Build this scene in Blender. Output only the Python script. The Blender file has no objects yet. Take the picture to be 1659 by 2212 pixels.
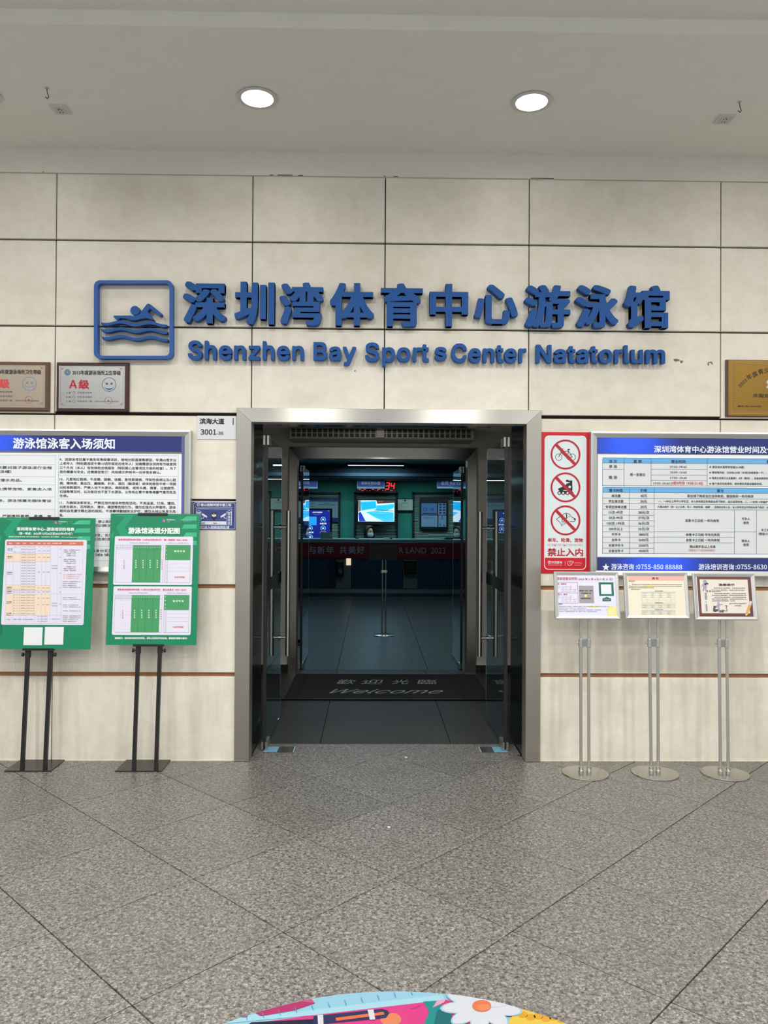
import bpy, bmesh, math, random, os
import numpy as np
from mathutils import Vector, Matrix
random.seed(7)
sc = bpy.context.scene
COL = sc.collection

# ------------------------------------------------------------------ camera, world, exposure
FPX, YAW, PITCH, ROLL, EYE, D = 1667.97, .0154, .0087, .0058, 1.6, 5.112   # D = depth of the entrance wall
cam = bpy.data.cameras.new('camera'); cam.sensor_fit = 'HORIZONTAL'; cam.sensor_width = 36
cam.lens = FPX / 1659 * 36; cam.clip_end = 200
camo = bpy.data.objects.new('camera', cam); COL.objects.link(camo); sc.camera = camo
_fw = Vector((math.sin(YAW) * math.cos(PITCH), math.cos(YAW) * math.cos(PITCH), math.sin(PITCH)))
_rt = Vector((math.cos(YAW), -math.sin(YAW), 0)); _up = _rt.cross(_fw)
_r2 = _rt * math.cos(ROLL) + _up * math.sin(ROLL); _u2 = _up * math.cos(ROLL) - _rt * math.sin(ROLL)
camo.matrix_world = Matrix(((_r2.x, _u2.x, -_fw.x, 0), (_r2.y, _u2.y, -_fw.y, 0), (_r2.z, _u2.z, -_fw.z, EYE), (0, 0, 0, 1)))
world = bpy.data.worlds.new('world'); sc.world = world; world.use_nodes = True
world.node_tree.nodes['Background'].inputs[0].default_value = (.93, .95, 1.0, 1)
world.node_tree.nodes['Background'].inputs[1].default_value = .80
sc.view_settings.view_transform = 'Standard'; sc.view_settings.look = 'None'
sc.view_settings.exposure = 0.06; sc.view_settings.gamma = 1; sc.view_settings.use_curve_mapping = False
LAMP_NEAR, LAMP_FAR = 1.0, {2.5: 35, .5: 16, -1.5: 26, -3.6: 36}      # watts of a downlight in the row by the wall / in the rows of the porch
LOBBY_W = 9.0

# ------------------------------------------------------------------ measuring helpers (rays onto real planes)
def ray(px, py):
    u = px - 829.5; v = py - 1106
    return _r2 * (u / FPX) - _u2 * (v / FPX) + _fw
def W(px, py, Y=D):                     # point on the vertical plane at depth Y -> (X, Z)
    r = ray(px, py); return r.x / r.y * Y, EYE + r.z / r.y * Y
def F(px, py, Z=0.0):                   # point on the horizontal plane at height Z -> (X, Y)
    r = ray(px, py); t = (Z - EYE) / r.z; return r.x * t, r.y * t

# ------------------------------------------------------------------ materials
def lin(c):
    return tuple((x / 255 / 12.92) if x / 255 <= .04045 else ((x / 255 + .055) / 1.055) ** 2.4 for x in c[:3]) + (1,)
_M = {}
def mat(rgb, rough=.5, metal=0.0, emit=0.0, spec=.5, noise=0.0, coat=0.0, name=None):
    k = (tuple(rgb), rough, metal, emit, spec, noise, coat, name)
    if k in _M: return _M[k]
    m = bpy.data.materials.new(name or 'paint'); m.use_nodes = True
    b = m.node_tree.nodes['Principled BSDF']
    b.inputs['Base Color'].default_value = lin(rgb); b.inputs['Roughness'].default_value = rough
    b.inputs['Metallic'].default_value = metal; b.inputs['Specular IOR Level'].default_value = spec
    b.inputs['Coat Weight'].default_value = coat
    if emit:
        b.inputs['Emission Color'].default_value = lin(rgb); b.inputs['Emission Strength'].default_value = emit
    if noise:
        nt = m.node_tree; tc = nt.nodes.new('ShaderNodeTexCoord'); n = nt.nodes.new('ShaderNodeTexNoise')
        n.inputs['Scale'].default_value = 9; n.inputs['Detail'].default_value = 4
        mx = nt.nodes.new('ShaderNodeMix'); mx.data_type = 'RGBA'
        mx.inputs['A'].default_value = lin([x * (1 - noise) for x in rgb]); mx.inputs['B'].default_value = lin([min(255, x * (1 + noise)) for x in rgb])
        nt.links.new(tc.outputs['Object'], n.inputs['Vector']); nt.links.new(n.outputs['Fac'], mx.inputs['Factor'])
        nt.links.new(mx.outputs['Result'], b.inputs['Base Color'])
    _M[k] = m; return m
class N:                                # tiny node-graph helper
    def __init__(s, name):
        s.m = bpy.data.materials.new(name); s.m.use_nodes = True; s.t = s.m.node_tree
        s.b = s.t.nodes['Principled BSDF']; s.tc = s.t.nodes.new('ShaderNodeTexCoord')
    def nd(s, typ, **kw):
        n = s.t.nodes.new('ShaderNode' + typ)
        for k, v in kw.items():
            if hasattr(n, k): setattr(n, k, v)
            else: n.inputs[k.replace('_', ' ')].default_value = v
        return n
    def ln(s, a, b): s.t.links.new(a, b)
    def mapped(s, scale, src='Object'):
        mp = s.nd('Mapping'); mp.inputs['Scale'].default_value = scale; s.ln(s.tc.outputs[src], mp.inputs['Vector']); return mp.outputs[0]
    def noise(s, vec, scale, detail=4, rough=.5):
        n = s.nd('TexNoise'); n.inputs['Scale'].default_value = scale; n.inputs['Detail'].default_value = detail
        n.inputs['Roughness'].default_value = rough; s.ln(vec, n.inputs['Vector']); return n.outputs['Fac']
    def ramp(s, fac, stops):
        r = s.nd('ValToRGB'); e = r.color_ramp.elements
        while len(e) < len(stops): e.new(.5)
        for q, (p, c) in zip(e, stops): q.position = p; q.color = lin(c) if max(c[:3]) > 1 else tuple(c[:3]) + (1,)
        s.ln(fac, r.inputs[0]); return r.outputs[0]
    def mix(s, f, a, b, typ='MIX'):
        m = s.nd('Mix'); m.data_type = 'RGBA'; m.blend_type = typ
        for sock, v in ((m.inputs['Factor'], f), (m.inputs['A'], a), (m.inputs['B'], b)):
            if isinstance(v, (int, float)): sock.default_value = v
            elif isinstance(v, tuple): sock.default_value = v
            else: s.ln(v, sock)
        return m.outputs['Result']
    def bump(s, fac, strength, dist=.002):
        b = s.nd('Bump'); b.inputs['Strength'].default_value = strength; b.inputs['Distance'].default_value = dist
        s.ln(fac, b.inputs['Height']); s.ln(b.outputs[0], s.b.inputs['Normal'])
def panel_mat(name, streak):
    g = N(name); o = g.nd('ObjectInfo')
    v = g.mapped((1, 1, 1)); big = g.noise(v, 1.6, 6, .6); fine = g.noise(v, 14, 5, .6)
    base = g.ramp(big, [(.3, (214, 208, 191)), (.5, (228, 222, 208)), (.72, (236, 231, 219))])
    base = g.mix(.35, base, g.ramp(fine, [(.3, (206, 199, 180)), (.7, (236, 231, 218))]))
    if streak:
        sv = g.mapped((3.2, 3, .45)); st = g.noise(sv, 1.7, 4, .6)
        base = g.mix(g.ramp(st, [(.5, (0, 0, 0)), (.74, (.5, .5, .5))]), base, lin((178, 168, 150)))
    else:
        sv = g.mapped((1.2, 1, 3)); st = g.noise(sv, 1.3, 6, .65)
        base = g.mix(g.ramp(st, [(.52, (0, 0, 0)), (.78, (.34, .34, .34))]), base, lin((196, 185, 162)))
    tint = g.ramp(o.outputs['Random'], [(0, (.93, .93, .93)), (1, (1, 1, 1))])
    base = g.mix(1.0, base, tint, 'MULTIPLY')
    g.ln(base, g.b.inputs['Base Color']); g.b.inputs['Roughness'].default_value = .42; g.b.inputs['Specular IOR Level'].default_value = .35
    return g.m
M_panel = panel_mat('cream_stone', False); M_panel_low = panel_mat('cream_stone_streaked', True)
def granite(name, cols, scale, rough, tintlo=.86, spec=.5):
    g = N(name); g.b.inputs['Specular IOR Level'].default_value = spec; o = g.nd('ObjectInfo'); v = g.tc.outputs['Object']
    vo = g.nd('TexVoronoi'); vo.inputs['Scale'].default_value = scale; g.ln(v, vo.inputs['Vector'])
    sep = g.nd('SeparateColor'); g.ln(vo.outputs['Color'], sep.inputs[0])
    base = g.ramp(sep.outputs[0], cols)
    n = g.noise(v, scale * .35, 4, .7); base = g.mix(.45, base, g.ramp(n, [(.35, cols[0][1]), (.65, cols[-1][1])]))
    blot = g.noise(g.mapped((1, 1, 1)), 2.2, 5, .6)
    base = g.mix(g.ramp(blot, [(.5, (0, 0, 0)), (.8, (.4, .4, .4))]), base, lin([c * .85 for c in cols[-2][1]][:1] + [c * .78 for c in cols[-2][1]][1:2] + [c * .7 for c in cols[-2][1]][2:]))
    base = g.mix(1.0, base, g.ramp(o.outputs['Random'], [(0, (tintlo,) * 3), (1, (1, 1, 1))]), 'MULTIPLY')
    g.ln(base, g.b.inputs['Base Color'])
    g.ln(g.ramp(n, [(.3, (rough * .8,) * 3), (.7, (rough * 1.25,) * 3)]), g.b.inputs['Roughness'])
    g.bump(sep.outputs[1], .12, .001)
    return g.m
M_gran = granite('speckled_granite', [(0, (32, 31, 30)), (.3, (78, 77, 74)), (.7, (112, 110, 106)), (1, (174, 171, 165))], 165, .36)
M_gran_in = granite('grey_granite', [(0, (36, 38, 40)), (.5, (56, 58, 60)), (1, (82, 82, 80))], 170, .46, spec=.28)
M_lobbyfl = granite('dark_blue_grey_stone', [(0, (2, 16, 26)), (1, (7, 30, 42))], 90, .34, spec=.22)
def steel(name, rgb, rough=.32, sc3=(2, 2, 120), bs=.06, tan=None):
    g = N(name); n = g.noise(g.mapped(sc3), 2.5, 3, .5)
    big = g.noise(g.mapped((1, 1, 1)), 2.0, 3, .5)
    base = g.mix(g.ramp(n, [(.3, (0, 0, 0)), (.7, (1, 1, 1))]), lin([x * .955 for x in rgb]), lin(rgb))
    g.ln(base, g.b.inputs['Base Color']); g.b.inputs['Metallic'].default_value = 1
    g.ln(g.ramp(big, [(.3, (rough * .85,) * 3), (.7, (rough * 1.2,) * 3)]), g.b.inputs['Roughness'])
    g.bump(n, bs, .0006)
    if tan:
        g.b.inputs['Anisotropic'].default_value = .92; cv = g.nd('CombineXYZ')
        for k in range(3): cv.inputs[k].default_value = tan[k]
        g.ln(cv.outputs[0], g.b.inputs['Tangent'])
    return g.m
M_steel = steel('brushed_steel', (200, 195, 183), .34, (300, 300, 1), .03, (1, 0, 0)); M_steel_h = steel('brushed_steel_header', (214, 212, 205), .30, (1, 300, 300), .03, (0, 0, 1))
M_chrome = mat((205, 203, 198), .16, 1.0, name='polished_steel'); M_alu = mat((196, 197, 192), .36, .85, name='satin_aluminium')
M_black = mat((20, 19, 19), .42, name='black_paint'); M_blackgl = mat((14, 15, 16), .12, name='black_gloss')
M_ceil = mat((226, 224, 214), .8, noise=.02, name='ceiling_paint'); M_grey = mat((190, 187, 180), .7, noise=.03, name='grey_paint')
M_blue = mat((28, 80, 146), .5, spec=.22, noise=.03, name='blue_acrylic'); M_bluelt = mat((30, 84, 158), .4, spec=.3, name='blue_acrylic_frame')
def glass(name, tint, refl_rough=0.0):
    m = bpy.data.materials.new(name); m.use_nodes = True; b = m.node_tree.nodes['Principled BSDF']
    b.inputs['Base Color'].default_value = tint + (1,); b.inputs['Roughness'].default_value = refl_rough
    b.inputs['Transmission Weight'].default_value = 1; b.inputs['IOR'].default_value = 1.5
    return m
M_glass = glass('tinted_glass', (.42, .55, .55)); M_glass2 = glass('clear_glass', (.8, .9, .9))
M_white = mat((225, 226, 226), .5, name='white_print')

# ------------------------------------------------------------------ mesh helpers
def link(name, me, parent=None, m=None):
    o = bpy.data.objects.new(name, me); COL.objects.link(o)
    if m is not None and me is not None: me.materials.append(m)
    if parent is not None: o.parent = parent
    return o
def root(o):
    off = Vector((0, 0, 0))
    while o is not None: off += o.location; o = o.parent
    return off
def tag(o, label=None, cat=None, group=None, kind=None):
    if label: o['label'] = label
    if cat: o['category'] = cat
    if group: o['group'] = group
    if kind: o['kind'] = kind
    return o
def empty(name, loc, label=None, cat=None, group=None, kind=None):
    o = bpy.data.objects.new(name, None); COL.objects.link(o); o.location = loc; o.empty_display_size = .1
    return tag(o, label, cat, group, kind)
class MB:
    def __init__(s): s.v = []; s.f = []
    def add(s, vs, fs):
        n = len(s.v); s.v += [tuple(v) for v in vs]; s.f += [tuple(n + i for i in f) for f in fs]; return s
    def box(s, x0, x1, y0, y1, z0, z1):
        return s.add([(x, y, z) for x in (x0, x1) for y in (y0, y1) for z in (z0, z1)],
                     [(0, 1, 3, 2), (4, 6, 7, 5), (0, 4, 5, 1), (2, 3, 7, 6), (0, 2, 6, 4), (1, 5, 7, 3)])
    def slab(s, x0, x1, y0, y1, z0, z1, c=.004):       # box whose front (-Y) edges are chamfered
        vs = [(x0, y1, z0), (x1, y1, z0), (x1, y1, z1), (x0, y1, z1), (x0, y0 + c, z0), (x1, y0 + c, z0), (x1, y0 + c, z1), (x0, y0 + c, z1),
              (x0 + c, y0, z0 + c), (x1 - c, y0, z0 + c), (x1 - c, y0, z1 - c), (x0 + c, y0, z1 - c)]
        return s.add(vs, [(3, 2, 1, 0), (0, 1, 5, 4), (1, 2, 6, 5), (2, 3, 7, 6), (3, 0, 4, 7), (4, 5, 9, 8), (5, 6, 10, 9), (6, 7, 11, 10), (7, 4, 8, 11), (8, 9, 10, 11)])
    def tube(s, a, b, r, n=12, r2=None, cap=True):
        a = Vector(a); b = Vector(b); d = (b - a).normalized(); r2 = r if r2 is None else r2
        u = d.orthogonal().normalized(); w = d.cross(u); vs = []
        for p, q in ((a, r), (b, r2)):
            for k in range(n):
                t = 2 * math.pi * k / n; vs.append(p + u * math.cos(t) * q + w * math.sin(t) * q)
        fs = [(k, (k + 1) % n, n + (k + 1) % n, n + k) for k in range(n)]
        if cap: fs += [tuple(range(n))[::-1], tuple(range(n, 2 * n))]
        return s.add(vs, fs)
    def lathe(s, c, prof, n=32, axis='z', sx=1.0, sy=1.0):       # prof: (radius, height)
        vs = []
        for r, h in prof:
            for k in range(n):
                t = 2 * math.pi * k / n
                x, y = r * math.cos(t) * sx, r * math.sin(t) * sy
                vs.append((c[0] + x, c[1] + y, c[2] + h) if axis == 'z' else (c[0] + x, c[1] + h, c[2] + y))
        fs = [(i * n + k, i * n + (k + 1) % n, (i + 1) * n + (k + 1) % n, (i + 1) * n + k) for i in range(len(prof) - 1) for k in range(n)]
        fs += [tuple(range(n))[::-1], tuple(range((len(prof) - 1) * n, len(prof) * n))]
        return s.add(vs, fs)
    def ball(s, c, r, n=10, sz=1.0, sx=1.0, sy=1.0):
        return s.lathe(c, [(max(1e-4, r * math.sin(math.pi * i / n)), -r * sz * math.cos(math.pi * i / n)) for i in range(n + 1)], 16, sx=sx, sy=sy)
    def build(s, name, m, parent=None, smooth=False, norm=True):
        off = root(parent); me = bpy.data.meshes.new(name)
        me.from_pydata([(x - off.x, y - off.y, z - off.z) for x, y, z in s.v], [], s.f)
        if norm:
            bm = bmesh.new(); bm.from_mesh(me); bmesh.ops.recalc_face_normals(bm, faces=bm.faces); bm.to_mesh(me); bm.free()
        if smooth:
            me.polygons.foreach_set('use_smooth', [True] * len(me.polygons))
            me.set_sharp_from_angle(angle=math.radians(38))
        return link(name, me, parent, m)
def setup(o, kind='structure'): o['kind'] = kind; return o

# ------------------------------------------------------------------ fonts and text outlines
def loadfont(fn):
    try: return bpy.data.fonts.load(os.path.join(bpy.utils.system_resource('DATAFILES'), 'fonts', fn))
    except Exception: return None
FC = loadfont('Noto Sans CJK Regular.woff2'); FL = loadfont('Inter.woff2')
_tc = {}
def _body(body, font, res, sp):
    c = bpy.data.curves.new('t', 'FONT'); c.body = body; c.resolution_u = res; c.fill_mode = 'FRONT'; c.space_line = sp
    f = {'c': None, 'd': None, 'n': FC, 'l': FL}[font]
    if f: c.font = f
    o = bpy.data.objects.new('t', c); me = bpy.data.meshes.new_from_object(o)
    n = len(me.vertices); co = np.zeros(n * 3); me.vertices.foreach_get('co', co); co = co.reshape(-1, 3)[:, :2].copy()
    fs = [tuple(p.vertices) for p in me.polygons]
    bpy.data.objects.remove(o); bpy.data.curves.remove(c); bpy.data.meshes.remove(me)
    return co, fs
def batch(keys):                        # many strings of one font in one go: one string per line, then cut apart by height
    groups = {}
    for s_, font, res in keys:
        if (s_, font, res) not in _tc: groups.setdefault((font, res), []).append(s_)
    for (font, res), ss in groups.items():
        ss = list(dict.fromkeys(ss)); a, _ = _body('H', font, 1, 4); b, _ = _body('H\nH', font, 1, 4); Lh = a[:, 1].min() - b[:, 1].min()
        for c0_ in range(0, len(ss), 60):
            part = ss[c0_:c0_ + 60]; co, fs = _body('\n'.join(part), font, res, 4); ln_ = np.floor(-co[:, 1] / Lh + .75).astype(int)
            fb = [[] for _ in part]
            for f in fs: fb[min(len(part) - 1, max(0, ln_[f[0]]))].append(f)
            for k, s_ in enumerate(part):
                idx = np.nonzero(ln_ == k)[0]; mp = {int(v): q for q, v in enumerate(idx)}; c2 = co[idx].copy()
                if len(c2): c2[:, 1] += k * Lh
                _tc[(s_, font, res)] = (c2, [tuple(mp[v] for v in f) for f in fb[k]])
def outline(s, font='c', res=1):
    if (s, font, res) not in _tc: batch([(s, font, res)])
    return _tc[(s, font, res)]
SHEETS = []

class Sheet:
    """a flat printed face: plane through point p, horizontal direction e1, downward direction e2, normal n towards the viewer"""
    def __init__(s, p, parent, e1=(1, 0, 0), e2=(0, 0, -1), tf=(0, 0, 1.0), emit=0.0, gloss=.45):
        s.p = Vector(p); s.e1 = Vector(e1).normalized(); s.e2 = Vector(e2).normalized(); s.n = s.e1.cross(s.e2).normalized()
        if s.n.y > 0: s.n = -s.n
        s.parent = parent; s.tf = tf; s.g = {}; s.pend = []; s.emit = emit; s.gloss = gloss
    def ab(s, x, y):
        ox, oy, k = s.tf; r = ray(ox + x / k, oy + y / k); o = Vector((0, 0, EYE))
        t = (s.p - o).dot(s.n) / r.dot(s.n); q = o + r * t - s.p
        return q.dot(s.e1), q.dot(s.e2)
    def pt(s, a, b, h): return s.p + s.e1 * a + s.e2 * b + s.n * h
    def grp(s, name, col):
        k = (name, tuple(col))
        if k not in s.g: s.g[k] = MB()
        return s.g[k]
    def poly_ab(s, pts, col, h=1, name='printed_area'):
        s.grp(name, col).add([s.pt(a, b, h * .0006) for a, b in pts], [tuple(range(len(pts)))])
    def poly(s, pts, col, h=1, name='printed_area'): s.poly_ab([s.ab(*q) for q in pts], col, h, name)
    def rect(s, x0, y0, x1, y1, col, h=1, name='printed_area', r=0):
        a0, b0 = s.ab(x0, (y0 + y1) / 2)[0], s.ab((x0 + x1) / 2, y0)[1]; a1, b1 = s.ab(x1, (y0 + y1) / 2)[0], s.ab((x0 + x1) / 2, y1)[1]
        if r:
            r = (a1 - a0) * r / (x1 - x0); pts = []
            for cx, cy, t0 in ((a1 - r, b0 + r, -90), (a1 - r, b1 - r, 0), (a0 + r, b1 - r, 90), (a0 + r, b0 + r, 180)):
                for k in range(6): t = math.radians(t0 + 18 * k); pts.append((cx + r * math.cos(t), cy + r * math.sin(t)))
        else: pts = [(a0, b0), (a1, b0), (a1, b1), (a0, b1)]
        s.poly_ab(pts, col, h, name)
    def line(s, x0, y0, x1, y1, w, col, h=2, name='printed_lines'):
        a = Vector(s.ab(x0, y0)); b = Vector(s.ab(x1, y1))
        if abs(x1 - x0) < 1e-6: b.x = a.x = (a.x + b.x) / 2
        if abs(y1 - y0) < 1e-6: b.y = a.y = (a.y + b.y) / 2
        d = (b - a).normalized(); q = Vector((-d.y, d.x)) * (s.ab(x0 + w, y0)[0] - s.ab(x0, y0)[0]) / 2
        s.poly_ab([a + q, b + q, b - q, a - q], col, h, name)
    def pline(s, pts, w, col, h=3, name='printed_drawing'):
        for p, q in zip(pts, pts[1:]): s.line(p[0], p[1], q[0] + 1e-4, q[1] + 1e-4, w, col, h, name)
    def disc(s, x, y, r, col, h=2, name='printed_drawing', r0=0, a0=0, a1=360, n=40, sy=1.0):
        c = s.ab(x, y); R = s.ab(x + r, y)[0] - c[0]; R0 = R * r0 / r; g = s.grp(name, col)
        n = max(6, int(n * (a1 - a0) / 360)); ts = [math.radians(a0 + (a1 - a0) * k / n) for k in range(n + 1)]
        o = [s.pt(c[0] + R * math.cos(t), c[1] + R * sy * math.sin(t), h * .0006) for t in ts]
        if r0: 
            i = [s.pt(c[0] + R0 * math.cos(t), c[1] + R0 * sy * math.sin(t), h * .0006) for t in ts]
            g.add(o + i, [(k, k + 1, n + 2 + k, n + 1 + k) for k in range(n)])
        else: g.add(o + [s.pt(c[0], c[1], h * .0006)], [(k, k + 1, n + 1) for k in range(n)])
    def text(s, t, x0, x1, yc, col, h=None, bold=0.0, z=3, font='c', res=2, name='lettering', rot=0, shear=0):
        a0 = s.ab(x0, yc)[0]; a1 = s.ab(x1, yc)[0]; bc = s.ab((x0 + x1) / 2, yc)[1]
        hm = s.ab(x0, yc + h / 2)[1] - s.ab(x0, yc - h / 2)[1] if h else None
        if font == 'c' and t.isascii(): font = 'l'
        s.pend.append((t, a0, a1, bc, hm, col, bold, z, font, res, name, rot, shear))
    def lay(s, t, a0, a1, bc, hm, col, bold, z, font, res, name, rot, shear):
        co, fs = outline(t, font, res)
        if not len(co): return
        mn = co.min(0); mx = co.max(0)
        k = (a1 - a0) / (mx[0] - mn[0]); kv = hm / (mx[1] - mn[1]) if hm else k
        H = (mx[1] - mn[1]) * kv; cx = (a0 + a1) / 2; g = s.grp(name, col)
        X = (co[:, 0] - (mn[0] + mx[0]) / 2) * k; Y = -(co[:, 1] - (mn[1] + mx[1]) / 2) * kv
        d = bold * H; cr, sr = math.cos(math.radians(rot)), math.sin(math.radians(rot))
        E1, E2, NN, P0 = (np.array(v) for v in (s.e1, s.e2, s.n, s.p))
        for i, (dx, dy) in enumerate(((-1, -1), (1, 1), (-1, 1), (1, -1)) if bold else ((0, 0),)):
            xs = X + dx * d + shear * (-Y); ys = Y + dy * d
            A = cx + xs * cr - ys * sr; B_ = bc + xs * sr + ys * cr
            V = P0 + A[:, None] * E1 + B_[:, None] * E2 + NN * (z * .0006 + i * .00006)
            g.add(V.tolist(), fs)
    def table(s, xs, ys, w, col, h=2):
        for x in xs: s.line(x, ys[0], x, ys[-1], w, col, h)
        for y in ys: s.line(xs[0], y, xs[-1], y, w, col, h)
    def done(s): SHEETS.append(s)
    def flush(s):
        for q in s.pend: s.lay(*q)
        for (name, col), g in s.g.items():
            o = g.build(name, mat(col, s.gloss, emit=s.emit, name='printed_colour'), s.parent, norm=False)
            # face the viewer
            me = o.data
            if len(me.polygons):
                nn = sum((p.normal * p.area for p in me.polygons), Vector())
                if nn.dot(s.n) < 0: me.flip_normals()
        s.g = {}
def mitre_frame(sh, a0, b0, a1, b1, w, hout, hin, m, parent, name='frame_rail', base=-.02):
    """four mitred rails; outer rectangle a0..b1, face width w, outer edge proud by hout and inner edge by hin"""
    O = [(a0, b0), (a1, b0), (a1, b1), (a0, b1)]; I = [(a0 + w, b0 + w), (a1 - w, b0 + w), (a1 - w, b1 - w), (a0 + w, b1 - w)]
    for k in range(4):
        j = (k + 1) % 4; g = MB()
        v = [sh.pt(*O[k], base), sh.pt(*O[j], base), sh.pt(*O[j], hout), sh.pt(*O[k], hout), sh.pt(*I[k], base), sh.pt(*I[j], base), sh.pt(*I[j], hin), sh.pt(*I[k], hin)]
        mo = [sh.pt(*[(p + q * .35) / 1.35 for p, q in zip(O[k], I[k])], max(hout, hin) + .003), sh.pt(*[(p + q * .35) / 1.35 for p, q in zip(O[j], I[j])], max(hout, hin) + .003)]
        g.add(v + mo, [(0, 1, 2, 3), (3, 2, 9, 8), (8, 9, 6, 7), (7, 6, 5, 4), (4, 5, 1, 0), (0, 3, 8, 7, 4), (1, 5, 6, 9, 2)])
        g.build(name, m, parent)

# ------------------------------------------------------------------ floor of the porch
def clip(poly, ax, val, keep_less):
    out = []
    for i in range(len(poly)):
        p, q = poly[i], poly[(i + 1) % len(poly)]
        ip = (p[ax] <= val) == keep_less; iq = (q[ax] <= val) == keep_less
        if ip: out.append(p)
        if ip != iq:
            t = (val - p[ax]) / (q[ax] - p[ax]); out.append((p[0] + (q[0] - p[0]) * t, p[1] + (q[1] - p[1]) * t))
    return out
def prism(poly, z0, z1, c):
    n = len(poly); cx = sum(p[0] for p in poly) / n; cy = sum(p[1] for p in poly) / n
    ins = []
    for x, y in poly:
        L = math.hypot(x - cx, y - cy) or 1; ins.append((x - (x - cx) / L * c * 1.4, y - (y - cy) / L * c * 1.4))
    g = MB(); g.add([(x, y, z0) for x, y in poly] + [(x, y, z1 - c) for x, y in poly] + [(x, y, z1) for x, y in ins],
          [tuple(range(n))[::-1], tuple(range(2 * n, 3 * n))] + [(k, (k + 1) % n, n + (k + 1) % n, n + k) for k in range(n)] + [(n + k, n + (k + 1) % n, 2 * n + (k + 1) % n, 2 * n + k) for k in range(n)])
    return g
fl = MB().box(-7, 7, -7, D + .36, -.12, -.012).build('floor', mat((52, 46, 40), .8, name='dark_grout')); setup(fl)
T, TH, GX, GY = .6293, -.7815, -1.6739, 4.3349
ct, st = math.cos(TH), math.sin(TH); gap = .0027; shared = None; rest = MB(); ntile = 0
for i in range(-16, 20):
    for j in range(-16, 20):
        cs = [(GX + T * (a * ct - b * st), GY + T * (a * st + b * ct)) for a, b in ((i + gap / T, j + gap / T), (i + 1 - gap / T, j + gap / T), (i + 1 - gap / T, j + 1 - gap / T), (i + gap / T, j + 1 - gap / T))]
        mx = sum(c[0] for c in cs) / 4; my = sum(c[1] for c in cs) / 4
        if abs(mx) > 6.4 or my < -6 or my > 6: continue
        dl, dr, yt = -.80, 1.02, D + .385
        full = max(c[1] for c in cs) < D - .004
        if not full:
            p1 = clip(cs, 1, D - .003, True); pieces = [p1] if len(p1) > 2 else []
            p2 = clip(clip(clip(clip(cs, 1, yt, True), 0, dl, False), 0, dr, True), 1, D - .003, False)
            if len(p2) > 2: pieces.append(p2)
            if len(pieces) == 2: # joined tile reaching through the opening
                pass
            for p in pieces:
                A = abs(sum(p[k][0] * p[(k + 1) % len(p)][1] - p[(k + 1) % len(p)][0] * p[k][1] for k in range(len(p)))) / 2
                if A < .002: continue
                prism(p, -.012, 0, .0012).build('tile', M_gran, fl)
            continue
        if my > 1.2 and abs(mx) < 4.2:
            if shared is None:
                g = prism([(x - mx, y - my) for x, y in cs], -.012, 0, .0012); ob = g.build('tile', M_gran); shared = ob.data; ob.parent = fl
            else: ob = link('tile', shared, fl)
            ob.location = (mx, my, 0); ntile += 1
        else: g = prism(cs, -.012, 0, .0012); rest.add(g.v, g.f)
setup(rest.build('tile_field', M_gran, fl), 'stuff')

# ------------------------------------------------------------------ entrance wall
OL, OR, OT = -.896, 1.118, 2.325        # hole in the wall
wall = MB().box(-6.5, OL, D + .03, D + .38, 0, 3.98).box(OR, 6.5, D + .03, D + .38, 0, 3.98).box(OL, OR, D + .03, D + .38, OT, 3.98).build('wall_back', mat((26, 20, 17), .9, name='dark_cavity')); setup(wall)
XS = [-6.1, -4.75, -3.41, -2.095, -.803, .076, 1.036, 2.322, 3.62, 4.92, 6.2]; ZS = [0, .567, 1.147, 1.717, 2.277, 2.858, 3.428, 3.868]
for zi in range(7):
    z0, z1 = ZS[zi], ZS[zi + 1]; low = zi < 2
    gb = .0135 if zi in (1, 2) else .006; gt = .0135 if zi in (0, 1) else .006
    if zi == 0: gb = .0
    if zi == 6: gt = .001
    for xi in range(len(XS) - 1):
        x0, x1 = XS[xi] + .0035, XS[xi + 1] - .0035; zb = z0 + gb
        if zi < 4:
            if x0 > OL and x1 < OR: continue
            if x0 < OL < x1: x1 = OL
            elif x0 < OR < x1 and x0 > OL: x0 = OR
            elif OL < x0 < OR: continue
            if x0 < OL and x1 > OL: x1 = OL
        if zi == 3 and False: pass
        if x1 - x0 < .02: continue
        if zi == 4 and x1 > OL and x0 < OR: zb = max(zb, OT - .03) if (x0 > OL - .01 or x1 < OR + .01) else zb
        jy = random.uniform(0, .0012)
        MB().slab(x0, x1, D + jy, D + .03, zb, z1 - gt, .0025).build('wall_panel', M_panel_low if zi < 3 else M_panel, wall)
for z in (.567, 1.147):
    for a, b in ((-6.1, OL), (OR, 6.2)): MB().box(a, b, D + .014, D + .03, z - .0135, z + .0135).build('joint_strip', mat((140, 98, 62), .7, noise=.15, name='brown_joint'), wall)
for px, py, w_, h_ in ((1461, 778, 9, 3), (1472, 781, 5, 4), (1534, 783, 6, 2), (1530, 787, 2, 4), (1538, 786, 2, 3), (767, 801, 2, 2)):      # chipped spots
    x, z = W(px, py); s_ = D / FPX
    g = MB(); n = 7; pts = [(x + math.cos(k * .9) * w_ * s_ * random.uniform(.6, 1.1), z + math.sin(k * .9) * h_ * s_ * random.uniform(.5, 1.1)) for k in range(n)]
    g.add([(p[0], D - .0008, p[1]) for p in pts] + [(p[0], D + .002, p[1]) for p in pts], [tuple(range(n))] + [(k, (k + 1) % n, n + (k + 1) % n, n + k) for k in range(n)]).build('chip', mat((120, 105, 92), .9, name='bare_chip'), wall)

for a, b in ((-6.1, OL), (OR, 6.2)): MB().box(a, b, D - .004, D + .001, 0, .006).build('sealant_bead', mat((214, 206, 176), .6, name='sealant'), wall)
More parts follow.
